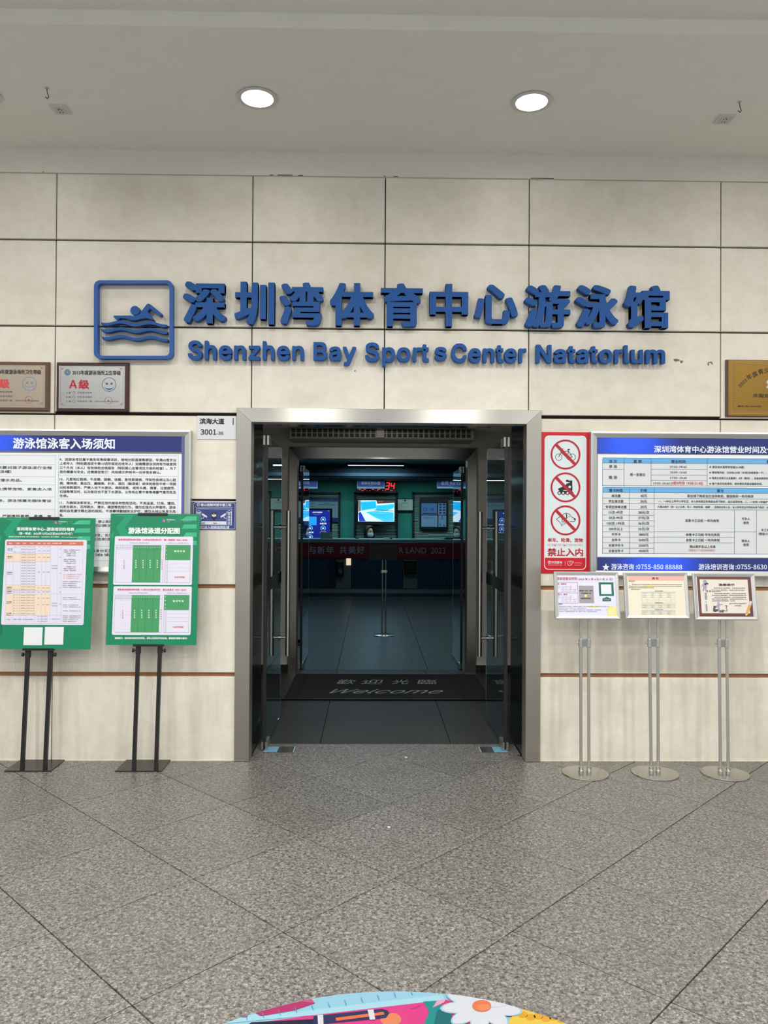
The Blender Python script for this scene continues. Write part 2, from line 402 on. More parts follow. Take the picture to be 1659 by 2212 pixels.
# ------------------------------------------------------------------ ceiling of the porch
ZC = 4.024; Y1 = 3.805; ZC2 = W(829, 31, Y1)[1]
g = MB().box(-6.5, 6.5, Y1, D + .38, ZC, ZC + .25); g.box(-6.5, 6.5, -7, Y1, ZC2, ZC2 + .2)
setup(g.build('ceiling', M_ceil))
setup(MB().box(-6.5, 6.5, D - .012, D + .03, 3.868, ZC).build('trim_1', mat((214, 211, 200), .8, noise=.02, name='bulkhead_paint')))
g = MB()
for a, b in ((600, 632), (583, 591), (645, 655), (850, 860), (829, 833), (1146, 1195), (93, 96)):
    x0 = W(a, 385)[0]; x1 = W(b, 385)[0]; g.box(x0, x1, D - .0135, D - .012, 3.868, 3.872)
g.build('crack', mat((50, 44, 38), .9, name='dark_crack'), bpy.data.objects['trim_1'])
LM = mat((255, 252, 244), .5, emit=14.0, name='lit_lens'); RIM = mat((200, 198, 192), .4, name='lamp_rim')
def downlight(x, y, z, watts, label, group):
    t = empty('downlight', (x, y, z), label, 'ceiling light', group)
    MB().lathe((x, y, z), [(.092, .0), (.114, -.002), (.117, -.007), (.105, -.011), (.092, -.008)], 40).build('trim_ring', RIM, t, True)
    MB().lathe((x, y, z), [(.0005, -.0085), (.091, -.0085), (.091, -.0015), (.0005, -.0015)], 36).build('lens', LM, t)
    l = bpy.data.lights.new('lamp', 'AREA'); l.shape = 'DISK'; l.size = .13; l.energy = watts; l.color = (1, .972, .922); l.spread = math.radians(165)
    lo = bpy.data.objects.new('lamp', l); COL.objects.link(lo); lo.parent = t; lo.location = (0, 0, -.02)
DX = 1.585
downlight(-.675, 4.441, ZC, LAMP_NEAR, 'round white ceiling downlight, left one of the two fully in view', None)
downlight(.910, 4.441, ZC, LAMP_NEAR, 'round white ceiling downlight, right one of the two fully in view', None)
for k, x in enumerate((-2.262, 2.495)):
    downlight(x, 4.441, ZC, LAMP_NEAR, ('round white ceiling downlight just past the left edge of the ceiling in view', 'round white ceiling downlight just past the right edge of the ceiling in view')[k], None)
for y in (2.5, .5, -1.5, -3.6):
    for x in (-3.85, -2.262, -.675, .91, 2.495, 4.1):
        downlight(x, y, ZC2, LAMP_FAR[y], 'round white ceiling downlight in the rows above the porch, out of the picture overhead', 'porch downlights')

def socket(px, py, ang, side):
    x, y = F(px, py, ZC); t = empty('ceiling_socket', (x, y, ZC), f'square white power socket on the ceiling, the {side} one', 'socket')
    ca, sa = math.cos(ang), math.sin(ang)
    def bx(u0, u1, v0, v1, z0, z1, nm, m):
        g = MB(); g.add([(x + u * ca - v * sa, y + u * sa + v * ca, z) for u in (u0, u1) for v in (v0, v1) for z in (z0, z1)], [(0, 1, 3, 2), (4, 6, 7, 5), (0, 4, 5, 1), (2, 3, 7, 6), (0, 2, 6, 4), (1, 5, 7, 3)]); return g.build(nm, m, t)
    bx(-.048, .048, -.048, .048, ZC - .010, ZC, 'plate', mat((200, 199, 194), .4, name='socket_plastic'))
    bx(-.030, .030, -.034, .034, ZC - .0125, ZC - .010, 'insert', mat((190, 189, 184), .4, name='socket_insert'))
    for u, v in ((-.009, .016), (.009, .016), (-.009, -.012), (.009, -.012), (0, -.022)): bx(u - .0025, u + .0025, v - .006, v + .006, ZC - .0132, ZC - .0124, 'slot', M_black)
socket(131, 235, 0, 'left'); socket(1565, 256, 0, 'right')
for px, py, side in ((101, 190, 'left'), (1597, 220, 'right')):
    x, y = F(px, py, ZC); t = empty('ceiling_hook', (x, y, ZC), f'small grey wire hook hanging from the ceiling by the {side} socket', 'hook')
    MB().lathe((x, y, ZC), [(.012, -.004), (.012, 0)], 14).build('washer', M_alu, t)
    g = MB(); pts = [(0, 0, -.004), (.004, 0, -.03), (.012, 0, -.05), (.004, 0, -.062), (-.008, 0, -.05)]
    for p, q in zip(pts, pts[1:]): g.tube((x + p[0], y, ZC + p[2]), (x + q[0], y, ZC + q[2]), .0025, 8)
    g.build('wire', mat((96, 92, 86), .5, .6, name='wire'), t)

# ------------------------------------------------------------------ outer door: steel frame, glass leaves
d1 = empty('door_1', (.11, D, 0), kind='structure')
IL, IR, IT = -.799, 1.020, 2.232; YF, YB = D - .022, D + .10
def member(name, poly, y0, y1, m, parent, c=.004):      # vertical-plane polygon (x,z) extruded in Y with an eased front edge
    n = len(poly); cx = sum(p[0] for p in poly) / n; cz = sum(p[1] for p in poly) / n
    ins = [(x + (c if x < cx else -c), z + (c if z < cz else -c)) for x, z in poly]
    return MB().add([(x, y1, z) for x, z in poly] + [(x, y0 + c, z) for x, z in poly] + [(x, y0, z) for x, z in ins],
        [tuple(range(n)), tuple(range(2 * n, 3 * n))] + [(k, (k + 1) % n, n + (k + 1) % n, n + k) for k in range(n)] + [(n + k, n + (k + 1) % n, 2 * n + (k + 1) % n, 2 * n + k) for k in range(n)]).build(name, m, parent)
member('jamb', [(OL, .002), (IL, .002), (IL, IT), (OL, OT)], YF, YB, M_steel, d1, .0015)
member('jamb', [(OR, .002), (IR, .002), (IR, IT), (OR, OT)][::-1], YF, YB, M_steel, d1, .0015)
member('header', [(OL, OT), (OR, OT), (IR, IT), (IL, IT)], YF, YB, M_steel_h, d1, .0015)
MB().box(OL, IL - .004, YB, D + .56, 0, 2.60).build('reveal_panel', M_blackgl, d1); MB().box(IR + .004, OR, YB, D + .56, 0, 2.60).build('reveal_panel', M_blackgl, d1)
MB().box(IL - .004, IR + .004, YB, D + .40, IT + .02, 2.6).build('soffit_panel', M_blackgl, d1)
LH = 2.16
def leaf(xh, sgn, parent, y0, y1, z1=LH, handles=True):
    lf = MB().box(xh - .006, xh + .006, y0 + .012, y1, .018, z1).build('glass_leaf', M_glass, parent)
    MB().box(xh - .0125, xh + .0125, y0, y0 + .0118, .03, z1 - .02).build('edge_seal', mat((18, 20, 20), .35, name='edge_seal'), lf)
    g = MB().box(xh - .02, xh - .0065, y0 - .004, y0 + .13, z1 - .055, z1 + .01); g.box(xh + .0065, xh + .02, y0 - .004, y0 + .13, z1 - .055, z1 + .01); g.build('pivot_patch', M_steel, lf)
    g = MB().box(xh - .02, xh - .0065, y0 - .004, y0 + .14, .008, .06); g.box(xh + .0065, xh + .02, y0 - .004, y0 + .14, .008, .06); g.build('pivot_patch', M_steel, lf)
    if handles:
        MB().box(xh - .0075, xh + .0075, y0 + .1, y1 - .001, 1.085, 1.175).build('safety_strip', mat((12, 26, 27), .3, name='dark_strip'), lf)
        hy = y1 - .075
        for s_ in (-1, 1):
            X = xh + s_ * .068; MB().tube((X, hy, .51), (X, hy, 1.66), .0185, 18).build('handle_bar', steel('handle_steel', (200, 196, 186), .25, (60, 60, 2)) if 'handle_steel' not in bpy.data.materials else bpy.data.materials['handle_steel'], lf, True)
        for z in (.655, 1.53):
            g = MB().tube((xh - .068, hy, z), (xh + .068, hy, z), .0115, 14)
            g.tube((xh - .006 - .006, hy, z), (xh + .012, hy, z), .02, 18); g.build('handle_post', M_chrome, lf, True)
    return lf
leaf(-.733, -1, d1, 5.335, 6.215); leaf(.930, 1, d1, 5.335, 6.215)
for (xa, xb, s_) in ((-.735, -.528, 1), (.757, .943, -1)):
    fp = MB().box(xa, xb, 5.29, 5.42, -.002, .0035).build('floor_spring_cover', mat((120, 116, 108), .2, .9, name='cover_steel'), d1)
    xx = (xa, xa + .095) if s_ > 0 else (xb - .095, xb)
    MB().box(xx[0], xx[1], 5.293, 5.417, .0035, .0042).build('protective_film', mat((120, 175, 205), .25, name='blue_film'), fp)
    e = xb if s_ > 0 else xa
    MB().box(e - .004, e + .004, 5.29, 5.42, .003, .0045).build('edge', mat((140, 190, 215), .3, name='film_edge'), fp)

# ------------------------------------------------------------------ vestibule
VX0, VX1, VZ, VY = -1.62, 1.84, 2.78, 8.03
setup(MB().box(VX0 - .1, VX0, D + .38, VY + .15, 0, VZ).build('wall_left', M_grey)); setup(MB().box(VX1, VX1 + .1, D + .38, VY + .15, 0, VZ).build('wall_right', M_grey))
IOL, IOR, IOT = -.864, 1.090, 2.340
g = MB().box(VX0, IOL, VY + .03, VY + .16, 0, VZ).box(IOR, VX1, VY + .03, VY + .16, 0, VZ).box(IOL, IOR, VY + .03, VY + .16, IOT, VZ); g.build('wall_inner', mat((214, 210, 202), .75, noise=.02, name='vestibule_paint'))
setup(bpy.data.objects['wall_inner'])
setup(MB().box(VX0, VX1, D + .38, VY + .16, VZ, VZ + .1).build('ceiling_vestibule', mat((60, 60, 60), .5, name='vestibule_ceiling')))
for a, b, n in ((VX0, IOL, 'left'), (IOR, VX1, 'right')): setup(MB().box(a, b, VY + .012, VY + .03, 0, .078).build('baseboard_' + n, mat((30, 28, 26), .4, name='dark_skirting')))
fv = MB().box(VX0, VX1, D + .36, VY + .16, -.12, -.012).build('floor_vestibule', mat((30, 30, 30), .8, name='dark_grout_2')); setup(fv)
VXS = [-1.62, -.36, .57, 1.84]; VYS = [D + .388, 6.6, VY + .16]
for i in range(3):
    for j in range(2):
        x0, x1, y0, y1 = VXS[i] + .002, VXS[i + 1] - .002, VYS[j] + .002, VYS[j + 1] - .002
        prism([(x0, y0), (x1, y0), (x1, y1), (x0, y1)], -.012, 0, .0012).build('tile', M_gran_in, fv)
mt = empty('door_mat', (.15, 7.36, 0), 'dark entrance mat with grey welcome lettering on the vestibule floor', 'mat')
MX0, MX1, MY0, MY1 = -.79, 1.09, 6.81, 7.94
def mat_node():
    g = N('carpet'); n = g.noise(g.tc.outputs['Object'], 220, 3, .7); g.ln(g.ramp(n, [(.3, (16, 18, 22)), (.7, (44, 46, 52))]), g.b.inputs['Base Color']); g.b.inputs['Roughness'].default_value = .95; g.bump(n, .6, .004); return g.m
MB().box(MX0, MX1, MY0, MY1, 0, .009).build('carpet', mat_node(), mt)
g = MB()
for a, b, c_, d_ in ((MX0, MX1, MY0, MY0 + .025), (MX0, MX1, MY1 - .025, MY1), (MX0, MX0 + .025, MY0 + .025, MY1 - .025), (MX1 - .025, MX1, MY0 + .025, MY1 - .025)): g.box(a, b, c_, d_, .0005, .011)
g.build('rubber_edge', M_black, mt)
fs_ = Sheet((0, 0, .0095), mt, e1=(1, 0, 0), e2=(0, -1, 0)); fs_.n = Vector((0, 0, 1))
greyl = (172, 172, 166)
for ch, a, b in (('歡', 728, 767), ('迎', 783, 827), ('光', 848, 883), ('臨', 903, 943)): fs_.text(ch, a, b, 1473, greyl, h=9.5, z=2, shear=.15)
fs_.text('Welcome', 712, 957, 1493.5, greyl, h=9, z=2, font='l', shear=.62); fs_.done()
vl = empty('vestibule_fill_lamp', (.11, 6.7, VZ), 'added small round fill lamp on the vestibule ceiling, unseen behind the door header', 'ceiling light')  # added unseen lamp that brightens the vestibule walls
MB().lathe((.11, 6.7, VZ), [(.0005, -.03), (.07, -.03), (.085, -.018), (.085, 0)], 28).build('housing', RIM, vl, True); MB().lathe((.11, 6.7, VZ), [(.0005, -.033), (.06, -.033), (.06, -.03), (.0005, -.03)], 24).build('lens', mat((255, 240, 215), .5, emit=1.5, name='warm_lens'), vl)
l = bpy.data.lights.new('lamp', 'AREA'); l.shape = 'DISK'; l.size = .12; l.energy = 4.5; l.color = (1, .93, .84); lo = bpy.data.objects.new('lamp', l); COL.objects.link(lo); lo.parent = vl; lo.location = (0, 0, -.045)
ac = empty('air_curtain', (.1, 7.85, 2.38), 'long off-white air curtain unit over the inner doorway', 'air curtain')
MB().slab(-.83, 1.015, 7.62, VY + .03, 2.385, 2.492, .012).build('housing', mat((168, 166, 158), .5, name='off_white_plastic'), ac)
g = MB(); gs = MB()
for k in range(34):
    x0 = -.80 + k * .0525
    for z0 in (2.405, 2.447): g.box(x0, x0 + .038, 7.617, 7.621, z0, z0 + .034)
g.build('intake_slots', mat((40, 40, 40), .6, name='slot_shadow'), ac)
for k in range(34): gs.box(-.80 + k * .0525, -.80 + k * .0525 + .038, 7.614, 7.618, 2.4195, 2.4215).box(-.80 + k * .0525, -.80 + k * .0525 + .038, 7.614, 7.618, 2.4605, 2.4635)
gs.build('louvre', mat((120, 118, 112), .5, name='louvre'), ac)
MB().box(.04, .115, 7.60, 7.62, 2.40, 2.485).build('control_cover', mat((190, 188, 180), .5, name='cover_plastic'), ac)
lb = empty('overhead_panel', (.1, 7.5, 2.5), 'dark glossy panel above the white air curtain, with a reflection of words painted on', 'panel')
MB().box(-.80, .98, 7.50, 7.60, 2.497, 2.60).build('housing', M_blackgl, lb)
s = Sheet((0, 7.499, 2.55), lb); s.text('注意安全 注意脚下', 672, 790, 918, (58, 72, 92), h=6, z=1); s.text('注意安全', 862, 925, 919.5, (48, 58, 74), h=6, z=1); s.done()  # dim blue words painted in place of a reflection

# ------------------------------------------------------------------ inner door
d2 = empty('door_2', (.11, VY, 0), kind='structure')
JL, JR, JT = -.780, .992, 2.222
member('jamb', [(IOL, .0), (JL, .0), (JL, JT), (IOL, IOT)], VY - .0, VY + .17, M_steel, d2, .0015)
member('jamb', [(IOR, .0), (JR, .0), (JR, JT), (IOR, IOT)][::-1], VY - .0, VY + .17, M_steel, d2, .0015)
member('header', [(IOL, IOT), (IOR, IOT), (JR, JT), (JL, JT)], VY - .0, VY + .17, M_steel_h, d2, .0015)
M_g0 = M_glass
leaf(-.745, -1, d2, VY + .18, VY + 1.03, 2.15, False); leaf(.957, 1, d2, VY + .18, VY + 1.03, 2.15, False)

# ------------------------------------------------------------------ lobby shell
LY0, LY1, LX, LZ = VY + .16, 18.6, 5.2, 2.80
fb = MB().box(-LX, LX, LY0, LY1 + .1, -.12, -.01).build('floor_lobby', mat((14, 24, 30), .8, name='dark_grout_3')); setup(fb)
xs_ = [-5.2, -3.9, -2.6, -1.35, -.16 - .2, .60, 1.9, 3.2, 4.4, 5.2]; ys_ = [LY0, 9.62, 11.0, 12.4, 13.8, 15.2, 16.9, 18.6]
for i in range(len(xs_) - 1):
    for j in range(len(ys_) - 1):
        x0, x1, y0, y1 = xs_[i] + .002, xs_[i + 1] - .002, ys_[j] + .002, ys_[j + 1] - .002
        prism([(x0, y0), (x1, y0), (x1, y1), (x0, y1)], -.01, 0, .001).build('tile', M_lobbyfl, fb)
M_teal = mat((52, 150, 136), .7, noise=.03, name='teal_paint')
wl = MB().box(-LX, LX, LY1, LY1 + .1, 0, LZ).build('wall_lobby', M_teal); setup(wl)
setup(MB().box(-LX - .1, -LX, LY0, LY1, 0, LZ).build('wall_lobby_left', M_teal)); setup(MB().box(LX, LX + .1, LY0, LY1, 0, LZ).build('wall_lobby_right', M_teal))
setup(MB().box(-LX, VX0, LY0, LY0 + .05, 0, LZ).box(VX1, LX, LY0, LY0 + .05, 0, LZ).build('wall_lobby_front', M_teal))
setup(MB().box(-LX, LX, LY0, LY1 + .1, LZ, LZ + .1).build('ceiling_lobby', mat((40, 72, 84), .6, name='dark_lobby_ceiling')))
# dropped soffit over the counter with its pale band
zt = W(829, 1011, 17.0)[1]; zb = W(829, 1022, 17.0)[1]; zb2 = W(829, 1029, 17.0)[1]; zb3 = W(829, 1034, 17.3)[1]
sf = setup(MB().box(-LX, LX, 17.0, LY1, zb, LZ).build('trim_2', mat((30, 60, 72), .6, name='soffit_paint')))
MB().box(-LX, LX, 16.97, 17.0, zb2, zb).build('pale_band', mat((92, 118, 140), .5, name='pale_band'), sf)
MB().box(-LX, LX, 17.0, LY1, zb3, zb2 - .004).build('shadow_gap', mat((14, 24, 28), .6, name='dark_gap'), sf)
# niches with wavy relief in dark frames
def wavy():
    g = N('wavy_relief'); w = g.nd('TexWave'); w.bands_direction = 'Z'; w.inputs['Scale'].default_value = 5.5; w.inputs['Distortion'].default_value = 4
    w.inputs['Detail Scale'].default_value = .6; g.ln(g.mapped((.35, 1, 1.6)), w.inputs['Vector'])
    g.ln(g.ramp(w.outputs['Fac'], [(.2, (92, 134, 124)), (.8, (176, 206, 196))]), g.b.inputs['Base Color']); g.b.inputs['Roughness'].default_value = .5; g.bump(w.outputs['Fac'], .9, .02); return g.m
M_wavy = wavy()
YW = LY1
def wbox(px0, py0, px1, py1, y0, y1, name, m, parent, sm=False):
    x0, z1 = W(px0, py0, y0); x1, z0 = W(px1, py1, y0); return MB().slab(x0, x1, y0, y1, z0, z1, .004).build(name, m, parent)
for (a, b) in ((560, 731), (769, 856), (895, 985)):
    t = wbox(a, 1067, b, 1170, YW - .006, YW + .01, 'relief_panel', M_wavy, wl)
    wbox(a - 4, 1063, b + 4, 1068, YW - .06, YW, 'niche_edge', mat((10, 26, 28), .6, name='niche_dark_frame'), wl)
    wbox(a - 4, 1063, a, 1170, YW - .06, YW, 'niche_edge', mat((10, 26, 28), .6, name='niche_dark_frame'), wl)
    wbox(b, 1063, b + 3.5, 1170, YW - .06, YW, 'niche_edge', mat((10, 26, 28), .6, name='niche_dark_frame'), wl)
# lobby lamps: the reception one is real, the nearer one is added unseen fill
def lobby_lamp(px0, px1, y, w, label, energy, show=True):
    x0 = W(px0, 1003, y)[0]; x1 = W(px1, 1003, y)[0]; xc = (x0 + x1) / 2
    z = LZ - .004 if y > 15 else LZ - .002; t = empty('lobby_lamp', (xc, y, z), label, 'ceiling light')
    MB().box(x0 - .03, x1 + .03, y - w / 2 - .02, y + w / 2 + .02, z - .05, z).build('housing', mat((50, 60, 66), .5, name='lamp_housing'), t)
    MB().box(x0, x1, y - w / 2, y + w / 2, z - .056, z - .05).build('diffuser', mat((205, 240, 255), .5, emit=2.6, name='cool_lamp'), t)
    l = bpy.data.lights.new('lamp', 'AREA'); l.shape = 'RECTANGLE'; l.size = x1 - x0; l.size_y = w; l.energy = energy; l.color = (.50, .85, 1)
    lo = bpy.data.objects.new('lamp', l); COL.objects.link(lo); lo.parent = t; lo.location = (0, 0, -.07)
lobby_lamp(752, 872, 16.6, .10, 'long cool white lamp on the lobby ceiling in front of the reception wall', LOBBY_W * 1.0)
lobby_lamp(560, 1090, 13.5, .3, 'added wide cool fill lamp on the lobby ceiling nearer the inner door, out of view', LOBBY_W * .8)

cv_ = empty('cove_fill_lamp', (.2, 17.42, zb3), 'added long cool fill lamp, unseen under the soffit above the reception counter', 'ceiling light')  # added lamp, tucked out of sight to light the teal wall
MB().box(-2.6, 3.0, 17.38, 17.46, zb3 - .012, zb3).build('housing', mat((50, 60, 66), .5, name='lamp_housing'), cv_)
l = bpy.data.lights.new('lamp', 'AREA'); l.shape = 'RECTANGLE'; l.size = 5.4; l.size_y = .07; l.energy = LOBBY_W * 4.0; l.color = (.62, .95, 1); lo = bpy.data.objects.new('lamp', l); COL.objects.link(lo); lo.parent = cv_; lo.location = (0, 0, -.02)
# wall-hung things behind the counter
def hung_sign(a, b, words, lx0, lx1, label, Y=17.9):
    x0, z1 = W(a, 1036.5, Y); x1, z0 = W(b, 1056, Y); t = empty('hanging_sign', ((x0 + x1) / 2, Y, z0), label, 'sign')
    MB().slab(x0, x1, Y, Y + .07, z0, z1, .006).build('sign_box', mat((120, 160, 190), .4, name='sign_box'), t)
    for x in (x0 + .15, x1 - .15): MB().tube((x, Y + .035, z1), (x, Y + .035, zb3 + .01), .008, 8).build('hanger', M_black, t)
    s = Sheet((0, Y, 0), t, gloss=.4, emit=.10); s.rect(a + 1.5, 1037.5, b - 1.5, 1051.5, (28, 44, 130), 1); s.text(words, lx0, lx1, 1043.5, (175, 195, 215), bold=.01, z=2); s.text('SERVICE', (lx0 + lx1) / 2 - 4, (lx0 + lx1) / 2 + 4, 1048.5, (120, 140, 175), z=2); s.done()
hung_sign(600, 686, '问询处理处', 622, 668, 'blue hanging counter sign at the left, partly behind the door frame')
hung_sign(771, 831, '储物手牌办理', 780, 821, 'blue hanging counter sign next to the red digit clock')
hung_sign(944, 1040, '会员卡办理', 952.5, 995, 'blue hanging counter sign at the right above the notice boards')
Yc = 18.35; x0, z1 = W(769, 1040.5, Yc); x1, z0 = W(857, 1066, Yc)
t = empty('digital_clock', ((x0 + x1) / 2, Yc, z0), 'black led board with red digits 34 above the pool screen', 'display')
MB().slab(x0, x1, Yc, YW, z0, z1, .01).build('case', M_black, t)
s = Sheet((0, Yc, 0), t, emit=2.2)
red = (255, 40, 48)
def seg(dx, dy, w, h, on, sk=2.0):
    k = {'a': ((0, 0), (w, 0)), 'b': ((w, 0), (w, h / 2)), 'c': ((w, h / 2), (w, h)), 'd': ((0, h), (w, h)), 'e': ((0, h / 2), (0, h)), 'f': ((0, 0), (0, h / 2)), 'g': ((0, h / 2), (w, h / 2))}
    for q in on:
        (ax, ay), (bx_, by) = k[q]; s.line(dx + ax + sk * (1 - ay / h) , dy + ay + (.4 if q in 'bcef' else 0), dx + bx_ + sk * (1 - by / h) + .01, dy + by - (.4 if q in 'bcef' else 0) + .01, 1.7, red, 2, 'digit_segment')
seg(832.5, 1043, 7, 13.5, 'abgcd'); seg(843.5, 1043, 7, 13.5, 'fgbc')
for a, b in ((774, 780), (785, 790), (803, 808), (815, 821)): s.rect(a, 1056.6, b, 1057.6, red, 1, 'digit_segment')
for a, b in ((780, 786), (792, 793.5), (798, 800), (810, 811), (814, 817), (826, 828), (831, 833), (843, 848)): s.rect(a, 1059, b, 1061, (150, 30, 36), 1, 'status_text')
s.done()
Yt = 18.3; x0, z1 = W(770, 1078.5, Yt); x1, z0 = W(856, 1134, Yt)
t = empty('television', ((x0 + x1) / 2, Yt, z0), 'wall television showing two bright blue swimming pools', 'television')
MB().slab(x0, x1, Yt, Yt + .07, z0, z1, .008).build('bezel', M_black, t); MB().box(x0 + .25, x1 - .25, Yt + .07, YW - .006, z0 + .15, z1 - .15).build('wall_bracket', M_black, t)
s = Sheet((0, Yt, 0), t, emit=1.05); s.rect(773.5, 1081, 852, 1126.5, (196, 215, 226), 1, 'screen')
s.poly([(779, 1084), (812, 1082.5), (813, 1098), (781, 1103)], (24, 168, 238), 2, 'pool_picture'); s.poly([(813, 1092), (851, 1089), (851, 1097), (836, 1103), (813, 1101.5)], (34, 176, 240), 2, 'pool_picture')
s.poly([(790, 1106), (815, 1103.5), (850, 1107), (851, 1126), (828, 1126), (808, 1117)], (56, 178, 238), 2, 'pool_picture'); s.poly([(774, 1108), (779, 1105.5), (790, 1126), (776, 1126)], (26, 50, 160), 2, 'pool_picture')
s.poly([(813, 1081), (852, 1081), (852, 1086), (815, 1088)], (60, 44, 44), 2, 'pool_picture'); s.poly([(773.5, 1081), (779, 1081), (780, 1103), (774, 1106)], (96, 104, 98), 2, 'pool_picture')
s.pline([(808, 1101.5), (826, 1102.5), (850, 1104)], 1.2, (24, 40, 70), 3); s.pline([(815, 1084.5), (828, 1083.5)], .8, (225, 110, 90), 3)
for k in range(4): s.pline([(800 + k * 8, 1109 + k * 1.2), (838 + k * 3.5, 1122 - k * 4)], .5, (24, 110, 190), 3)
for k in range(3): s.pline([(783, 1089 + k * 4), (811, 1086.5 + k * 4)], .5, (16, 120, 200), 3)
s.done()
def framed(a, y0, b, y1, label, base, border, Y=18.52, cat='notice'):
    X0, Z1 = W(a, y0, Y); X1, Z0 = W(b, y1, Y); t = empty('wall_notice', ((X0 + X1) / 2, Y, Z0), label, cat)
    MB().slab(X0, X1, Y, YW, Z0, Z1, .004).build('frame', mat(border, .4, name='notice_frame'), t)
    return t, Sheet((0, Y, 0), t)
t, s = framed(857.5, 1076.5, 893.5, 1104.5, 'pale framed certificate on the teal pillar right of the television', None, (14, 16, 16))
s.rect(859.5, 1078.5, 891.5, 1102, (200, 212, 200), 1); s.disc(875, 1081.5, 2.2, (120, 50, 60), 2); s.line(867, 1086, 883, 1086, .8, (90, 100, 96)); s.table([867.5, 882.5], [1088.5, 1095], .4, (130, 140, 135)); s.done()
t, s = framed(907, 1074, 968, 1144.5, 'black notice board holding four pale sheets, right of the pillar', None, (12, 14, 16), 18.5)
lb_ = (132, 170, 208)
s.rect(910, 1087, 944, 1112, (96, 140, 200), 1); s.rect(946.5, 1087, 963.5, 1112, lb_, 1); s.rect(910, 1113.5, 945, 1138, lb_, 1); s.rect(947, 1113.5, 964, 1138, lb_, 1)
s.disc(918, 1100, 4, (26, 74, 86), 2, r0=3); s.text('A级', 928, 938, 1100, (24, 44, 80), z=2); s.rect(912, 1108, 943, 1110.5, (28, 60, 120), 2); s.text('游泳馆告示栏', 915, 936, 1119, (40, 50, 70), z=2)
for k in range(4):
    for q in (0, 1): s.rect(948.5 + q * 8, 1088 + k * 6, 954 + q * 8, 1092 + k * 6, (40, 70, 116), 2)
s.disc(955, 1117, 1.6, (30, 40, 70), 2); s.line(951, 1121, 960, 1121, .8, (50, 60, 90)); s.disc(951, 1133, 1.4, (30, 40, 70), 2); s.disc(959, 1135, 1.4, (30, 40, 70), 2); s.done()
t, s = framed(560, 1074, 731, 1128, 'wide price notice with blue bands behind the kiosk screen', None, (60, 90, 100), 18.54)
s.rect(562, 1076, 730, 1083, (26, 42, 110), 1); s.rect(562, 1083, 730, 1118, (128, 160, 176), 1); s.rect(562, 1118, 730, 1127, (26, 42, 110), 1)
s.text('深圳湾体育中心游泳馆营业时间及价格表', 657, 721, 1080, (110, 140, 190), z=2)
for a, b, y in ((655, 660, 1088), (671, 680, 1088), (688, 712, 1090), (655, 661, 1094), (671, 679, 1094), (702, 712, 1087), (714, 724, 1091)): s.line(a, y, b, y, 1.2, (60, 84, 104))
s.done()
# kiosk screen standing behind the counter
Yk = 17.55; x0, z1 = W(650.5, 1098, Yk); x1, z0 = W(717, 1175, Yk)
t = empty('kiosk_screen', ((x0 + x1) / 2, Yk, 0), 'tall dark information screen with glowing blue dials behind the counter', 'screen')
MB().slab(x0, x1, Yk, Yk + .08, z0 - .2, z1, .01).build('bezel', M_blackgl, t); MB().box((x0 + x1) / 2 - .1, (x0 + x1) / 2 + .1, Yk + .02, Yk + .07, .02, z0 - .2).build('column', M_black, t)
MB().box((x0 + x1) / 2 - .28, (x0 + x1) / 2 + .28, Yk - .12, Yk + .22, 0, .02).build('base_plate', M_black, t)
s = Sheet((0, Yk, 0), t, emit=.9); s.rect(654.5, 1102, 713, 1172, (22, 34, 128), 1, 'screen'); s.rect(656.5, 1116, 684, 1134.5, (40, 150, 235), 2, 'picture', r=1.5)
s.text('水质实时监测数据', 675, 696, 1106.6, (215, 225, 240), z=2, bold=.03); s.line(677, 1111, 692, 1111, .6, (110, 130, 180)); s.line(708, 1103.5, 712, 1103.5, .7, (170, 180, 200))
for x, y in ((698, 1122), (670, 1141), (698, 1141), (670, 1160)):
    s.disc(x, y, 5.6, (110, 200, 240), 2, r0=4.3); s.disc(x, y, 2.1, (190, 225, 245), 3); s.disc(x, y, 5.6, (30, 70, 160), 3, r0=4.3, a0=60, a1=120); s.text('水温正常', x - 7, x + 7, y + 9, (225, 235, 245), z=2, bold=.04)
s.done()

# ------------------------------------------------------------------ reception counter
YC = 16.62; x0c, x1c = -3.6, 4.2
zct = W(829, 1164.5, YC)[1]; zcb = W(829, 1173, YC)[1]; zban = W(829, 1206.5, YC)[1]
ctr = empty('reception_counter', (.3, YC + .3, 0), 'long reception counter with pale top and dark ribbed front in the lobby', 'counter')
M_body = mat((16, 44, 62), .5, name='navy_laminate')
MB().slab(x0c, x1c, YC - .01, YC + .62, zcb, zct, .01).build('worktop', mat((120, 158, 164), .35, name='pale_worktop'), ctr)
MB().box(x0c + .03, x1c - .03, YC + .03, YC + .5, .0, zcb).build('body', M_body, ctr)
MB().box(x0c, x1c, YC + .0, YC + .03, .0, .085).build('plinth', mat((130, 140, 146), .35, .4, name='plinth_metal'), ctr)
rib = MB()
def ribs(px0, px1):
    xa = W(px0, 1240, YC)[0]; xb = W(px1, 1240, YC)[0]; n = int((xb - xa) / .046)
    for k in range(n): x = xa + (k + .5) * (xb - xa) / n; rib.tube((x, YC + .028, .086), (x, YC + .028, zban - .005), .017, 8)
ribs(520, 708); ribs(760, 870); ribs(903, 1120); setup(rib.build('ribbed_front', mat((44, 92, 116), .4, name='blue_ribs'), ctr, True), 'stuff')
for a, b in ((726, 758), (871, 902)): wbox(a, 1208, b, 1271, YC + .02, YC + .03, 'flat_panel', mat((104, 122, 122), .4, name='grey_panel'), ctr)
wbox(748, 1203, 758, 1221, YC + .004, YC + .02, 'bright_patch', mat((250, 225, 190), .5, emit=.8, name='bright_patch'), ctr)  # small warm emissive rectangle on the counter front
